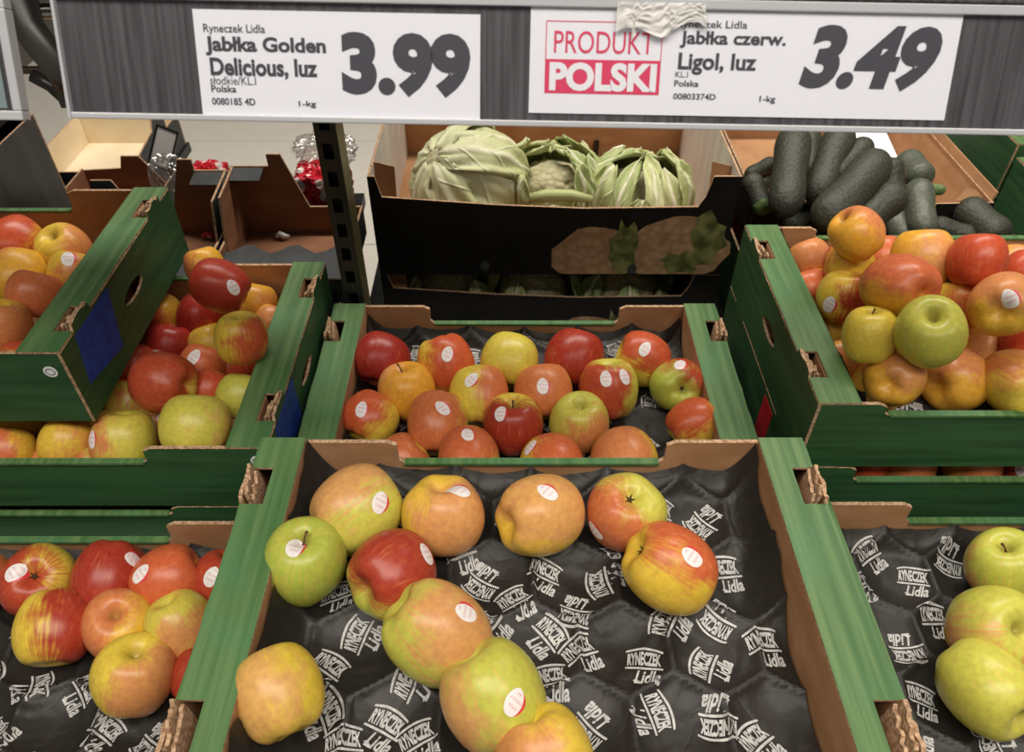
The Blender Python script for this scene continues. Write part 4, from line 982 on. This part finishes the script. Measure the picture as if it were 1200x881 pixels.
# trimmed stalk lying in front
v_, f_ = tube([(-.05, 0, 0), (-.02, .004, .003), (.02, .002, .004), (.055, -.004, 0)], [.008, .011, .010, .006], 10)
o = link('cauliflower_stalk', mesh('cauliflower_stalk', v_, f_, [plain('stalk_pale_green', (.50, .55, .24), .4)], smooth=True), None, (.08, 1.150, .842))
tag(o, 'pale green leaf stalk lying along the front lip of the upper cauliflower box', 'stalk')

# ---------------------------------------------------------------- cucumber boxes and cucumbers
def open_box(name, label, x0, x1, y0, y1, zb, h, outer, inner, fprof=None, cat='box', bprof=None, sides=True):
    hw = (x1 - x0) / 2; hd = (y1 - y0) / 2
    root = thing(name, label, cat, ((x0 + x1) / 2, (y0 + y1) / 2, zb))
    MB().box(-hw + .003, hw - .003, -hd + .003, hd - .003, 0, .004).build('base', [inner], root)
    full = [(-hw, 0), (hw, 0), (hw, h), (-hw, h)]
    plate('front_wall', fprof or full, [], .004, (0, -hd + .002, 0), (1, 0, 0), (0, 0, 1), [outer, inner, M['kraft_edge']], root)
    plate('rear_wall', bprof or full, [], .004, (0, hd - .002, 0), (1, 0, 0), (0, 0, 1), [inner, outer, M['kraft_edge']], root)
    for s in (-1, 1):
        m = [outer, inner, M['kraft_edge']] if s > 0 else [inner, outer, M['kraft_edge']]
        plate('side_wall', [(-hd + .005, 0), (hd - .005, 0), (hd - .005, h), (-hd + .005, h)], [], .004, (s * (hw - .002), 0, 0), (0, 1, 0), (0, 0, 1), m, root)
    return root
hw = .21
qb = open_box('cucumber_box', 'upper kraft box heaped with dark cucumbers', .43, .85, 1.20, 1.62, .7225, .082, M['black_board'], M['kraft'],
              [(-hw, 0), (hw, 0), (hw, .082), (hw - .10, .080), (hw - .12, .05), (-hw + .12, .045), (-hw + .10, .08), (-hw, .082)])
tag(plate('corner_tab', [(0, 0), (.05, 0), (.035, .018), (.02, .022)], [], .003, (.150, -.195, .078), (1, .1, 0), (0, .5, .8), [M['kraft']] * 3, qb), 'folded kraft corner tab')
MB().box(-.002, .002, -.2, .2, 0, .10).build('inner_divider', [M['kraft']], qb, (.19, 0, .0)).rotation_euler = (0, R(14), 0)
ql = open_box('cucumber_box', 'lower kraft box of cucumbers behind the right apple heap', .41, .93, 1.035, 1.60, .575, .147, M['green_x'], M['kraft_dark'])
BZ = {}
def cuc(label, a, b, rad, mat='cucumber', bend=.0, tip=False, group='cucumbers heaped in the kraft boxes'):
    a = Vector(a); b = Vector(b); mid = (a + b) / 2; d = (b - a); L_ = d.length; d.normalize()
    side = d.cross(Vector((0, 0, 1))).normalized(); n = 22; pts = []; rr = []
    for i in range(n + 1):
        t = i / n; x = -1 + 2 * t
        pts.append(a + d * (L_ * t) - mid + side * (bend * (1 - x * x)) + Vector((0, 0, 1)) * 0)
        rr.append(rad * max(.05, (1 - abs(x) ** 5.0)) ** .5 * (1 + .06 * math.sin(t * 9)))
    v, f = tube(pts, rr, 18)
    me = mesh('cucumber', v, f, [M[mat], M['cucumber_tip']], smooth=True)
    if tip:
        for p in me.polygons:
            if (p.center).dot(d) > L_ * .22: p.material_index = 1
    o = link('cucumber', me, None, mid)
    return tag(o, label, 'cucumber', group)
def q(u, v, h):
    c_, s_ = math.cos(R(42.8)), math.sin(R(42.8)); Y_ = (440.5 - v) / 900; d = h / (s_ - Y_ * c_)
    return ((u - 600) / 900 * d, (c_ + Y_ * s_) * d, 1.5 - h)
cuc('big upright cucumber leaning at the left of the cucumber heap', q(932, 150, .60), q(919, 252, .665), 0.0301)
cuc('thin cucumber half hidden right behind the big leftmost one', q(945, 150, .64), q(949, 215, .69), 0.0253)
cuc('dark cucumber leaning second from the left in the heap', q(991, 148, .60), q(957, 240, .675), 0.0282, bend=.004)
cuc('slim cucumber lying between the two biggest leaning ones', q(1018, 166, .62), q(970, 215, .655), 0.0218)
cuc('longest cucumber slanting across the front of the heap', q(1032, 182, .585), q(958, 262, .635), 0.0316, bend=-.006)
cuc('short fat cucumber slanting just right of the longest one', q(1056, 222, .61), q(1000, 268, .655), 0.0270)
cuc('cucumber sloping down in the back right of the heap', q(1040, 185, .63), q(1046, 240, .69), 0.0242)
cuc('grey-green cucumber pointing down between heap and apples', q(1076, 212, .655), q(1082, 278, .70), 0.0236, 'cucumber_grey')
cuc('glossy film-wrapped pale cucumber at the back right', q(1060, 185, .665), q(1083, 212, .665), 0.0253, 'cucumber_grey')
cuc('slender cucumber with a pale green tip lying to the right', q(1066, 219, .66), q(1108, 223, .665), 0.0098, 'cucumber_tip')
cuc('cucumber with light green tip at the far left corner', q(877, 205, .66), q(899, 250, .70), 0.0190, tip=True)
cuc('thin dark cucumber lying at the back left of the heap', q(908, 190, .69), q(876, 207, .69), 0.0155)
cuc('dark cucumber tucked under the back left of the heap', q(905, 198, .71), q(888, 222, .715), 0.0155)
cuc('cucumber end peeping out under the big leftmost one', q(948, 242, .72), q(922, 268, .74), 0.0201, 'cucumber_grey')
cuc('greyish cucumber end just behind the top apple of the right heap', q(1044, 245, .70), q(1062, 285, .72), 0.0213, 'cucumber_grey')
cuc('dark cucumber lying behind the bright red apple', q(1088, 262, .72), q(1145, 280, .735), 0.0190)
cuc('broad dark cucumber at the right end of the lower cucumber box', q(1126, 240, .71), q(1176, 282, .72), 0.0293)
cuc('flat-lying cucumber under the film-wrapped one', q(1030, 215, .70), q(1020, 262, .74), 0.0253)
# sheet of white paper in the box
o = plate('paper_sheet', [(0, 0), (.075, .01), (.07, .11), (-.01, .10)], [], .001, (.665, 1.34, .80), (1, 0, 0), (0, .9, .25), [M['paper_white']] * 3); tag(o, 'bright white paper sheet behind the cucumbers', 'paper')

# ---------------------------------------------------------------- dark display boxes at the back left
def show_box(label, x0, x1, zb, h, tall_left):
    hw_ = (x1 - x0) / 2
    bp = [(-hw_, 0), (hw_, 0), (hw_, h * .86), (hw_ - .06, h * .86), (hw_ - .06, h), (hw_ - .085, h), (hw_ - .12, h * .35), (-hw_, h * .35)] if not tall_left else \
         [(-hw_, 0), (hw_, 0), (hw_, h * .36), (.015, h * .36), (-.02, h), (-.045, h), (-.045, h * .86), (-hw_, h * .86)]
    fp = [(-hw_, 0), (hw_, 0), (hw_, .035)] + [(hw_ - (2 * hw_) * k / 12, .028 + .010 * math.cos(k * 1.3)) for k in range(1, 12)] + [(-hw_, .035)]
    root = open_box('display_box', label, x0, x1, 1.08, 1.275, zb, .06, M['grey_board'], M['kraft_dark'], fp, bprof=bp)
    # tall outer cheek and scalloped shelf in front
    s = 1 if not tall_left else -1
    plate('cheek', [(-.03, .03), (.0975, .03), (.0975, h * .86), (-.0, h * .80), (-.03, h * .3)], [], .004, (s * (hw_ - .004), 0, 0), (0, 1, 0), (0, 0, 1), [M['kraft_dark'] if s < 0 else M['grey_board'], M['grey_board'] if s < 0 else M['kraft_dark'], M['kraft_edge']], root)
    sc = [(-hw_, -.05), (hw_, -.05)] + [(hw_ - (2 * hw_) * k / 14, .028 + .012 * math.sin(k * 1.25)) for k in range(15)]
    plate('scalloped_ledge', sc, [], .003, (0, -.06, .045), (1, 0, 0), (0, 1, .1), [M['grey_board'], M['grey_board'], M['kraft_edge']], root)
    plate('ledge_flap', [(-.06, 0), (.0, 0), (.0, .04), (-.06, .04)] if not tall_left else [(0, 0), (.06, 0), (.06, .04), (0, .04)], [], .003, (s * hw_, .094, h * .84), (1, 0, 0), (0, -.95, -.15), [M['grey_board']] * 3, root)
    return root
show_box('charcoal display box with brown inside, tall notch on its left, left of the bags', -.735, -.515, .6955, .155, False)
show_box('charcoal display box with brown inside, beside the slotted upright', -.508, -.280, .6955, .165, True)
def clip(loc, label, mat):
    v, f = tube([(-.012, 0, 0), (-.004, .004, .004), (.006, -.002, .003), (.014, .002, 0)], [.003, .006, .005, .002], 8)
    o = link('film_scrap', mesh('film_scrap', v, f, [mat], smooth=True), None, loc); tag(o, label, 'scrap')
clip((-.575, 1.245, .706), 'pink film scrap lying inside the left display box', M['bag'])
clip((-.435, 1.245, .706), 'clear film scrap lying inside the display box beside the upright', M['paper_white'])
def bag(label, loc, sx, sy, sz, seed, mat='bag'):
    bm = bmesh.new(); bmesh.ops.create_icosphere(bm, subdivisions=5, radius=1)
    for v in bm.verts:
        n = v.co.normalized(); k = max(abs(n.x), abs(n.y), abs(n.z)); p = n * (1 / k) ** .55
        cr = noise.noise(n * 4 + Vector((seed, 0, 0))) * .14 + abs(noise.noise(n * 11 + Vector((seed, 2, 0)))) * .12
        p *= (1 - cr); v.co = Vector((p.x * sx, p.y * sy, p.z * sz))
    me = bpy.data.meshes.new('produce_bag'); bm.to_mesh(me); bm.free(); me.materials.append(M[mat])
    o = link('produce_bag', me, None, loc); return tag(o, label, 'bag', 'red and clear produce bags')
bag('red and clear plastic bag behind the left display box notch', (-.578, 1.335, .755), .040, .035, .055, 1)
bag('red and white plastic bag between the display box and the upright', (-.368, 1.35, .75), .055, .045, .05, 2)
cb = bag('clear crinkled plastic bag just left of the red one', (-.655, 1.335, .765), .035, .03, .06, 3, 'film')
cb = bag('clear plastic bag lying on top of the red and white bag', (-.36, 1.385, .815), .06, .03, .025, 4, 'film')

# cream lined box, tag frame and black crates, back left
k3 = open_box('cream_box', 'shallow open box with cream inside, back left beyond the apples', -1.15, -.885, 1.64, 1.96, .545, .085, M['grey_board'], M['cream_board'])
plate('kraft_rear_flap', [(-.13, 0), (.13, 0), (.125, .055), (-.13, .055)], [], .003, (0, .155, .085), (1, 0, 0), (0, .3, .9), [M['kraft']] * 3, k3)
plate('tall_cheek', [(-.165, 0), (.06, 0), (.06, .14), (.0, .15), (-.02, .12), (-.165, .10)], [], .004, (.138, 0, 0), (0, 1, 0), (0, 0, 1), [M['grey_board'], M['kraft_dark'], M['kraft_edge']], k3)
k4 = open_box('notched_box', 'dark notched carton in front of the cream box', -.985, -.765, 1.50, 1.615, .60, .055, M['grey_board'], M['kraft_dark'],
              [(-.11, 0), (.11, 0), (.11, .04), (.03, .04), (.01, .085), (-.035, .085), (-.045, .05), (-.11, .045)],
              bprof=[(-.11, 0), (.11, 0), (.07, .02), (.03, .085), (-.01, .085), (-.02, .055), (-.11, .05)])
tf = thing('tag_frame', 'small black framed price tag on the carton edge, back left', 'sign', (-.772, 1.59, .715)); tf.rotation_euler = (R(-25), R(20), R(-8))
MB().box(-.002, .002, -.002, .002, -.125, -.044).build('holder_stem', [M['black']], tf).rotation_euler = (R(25), R(-20), 0)
plate('frame', [(-.025, -.045), (.025, -.045), (.025, .045), (-.025, .045)], [[(-.021, -.041), (.021, -.041), (.021, .041), (-.021, .041)]], .004, (0, 0, 0), (1, 0, 0), (0, 0, 1), [M['black']] * 3, tf)
plate('tag_card', [(-.022, -.042), (.022, -.042), (.022, .042), (-.022, .042)], [], .001, (0, 0, 0), (1, 0, 0), (0, 0, 1), [plain('tag_card_grey', (.55, .53, .52), .5)] * 3, tf)
def dark_crate(label, x0, x1, y0, y1, zb, h):
    root = open_box('dark_crate', label, x0, x1, y0, y1, zb, h, M['steel_dark'], M['black_board'], cat='crate')
    hw_ = (x1 - x0) / 2
    MB().box(-hw_ - .006, hw_ + .006, -(y1 - y0) / 2 - .006, -(y1 - y0) / 2, h - .02, h).build('rim', [M['steel_dark']], root)
    v, f = tube([(hw_ - .14, -(y1 - y0) / 2 - .006, h * .30), (hw_ - .125, -(y1 - y0) / 2 - .012, h * .42), (hw_ - .10, -(y1 - y0) / 2 - .008, h * .5)], .004, 8)
    link('handle_strap', mesh('handle_strap', v, f, [M['kraft']], smooth=True), root)
    return root
dark_crate('tall black crate at the far left behind the upper left apple crate', -1.40, -.865, 1.10, 1.34, .695, .21)
dark_crate('second black crate stacked on the tall one, far left', -1.46, -.895, 1.12, 1.36, .906, .19)
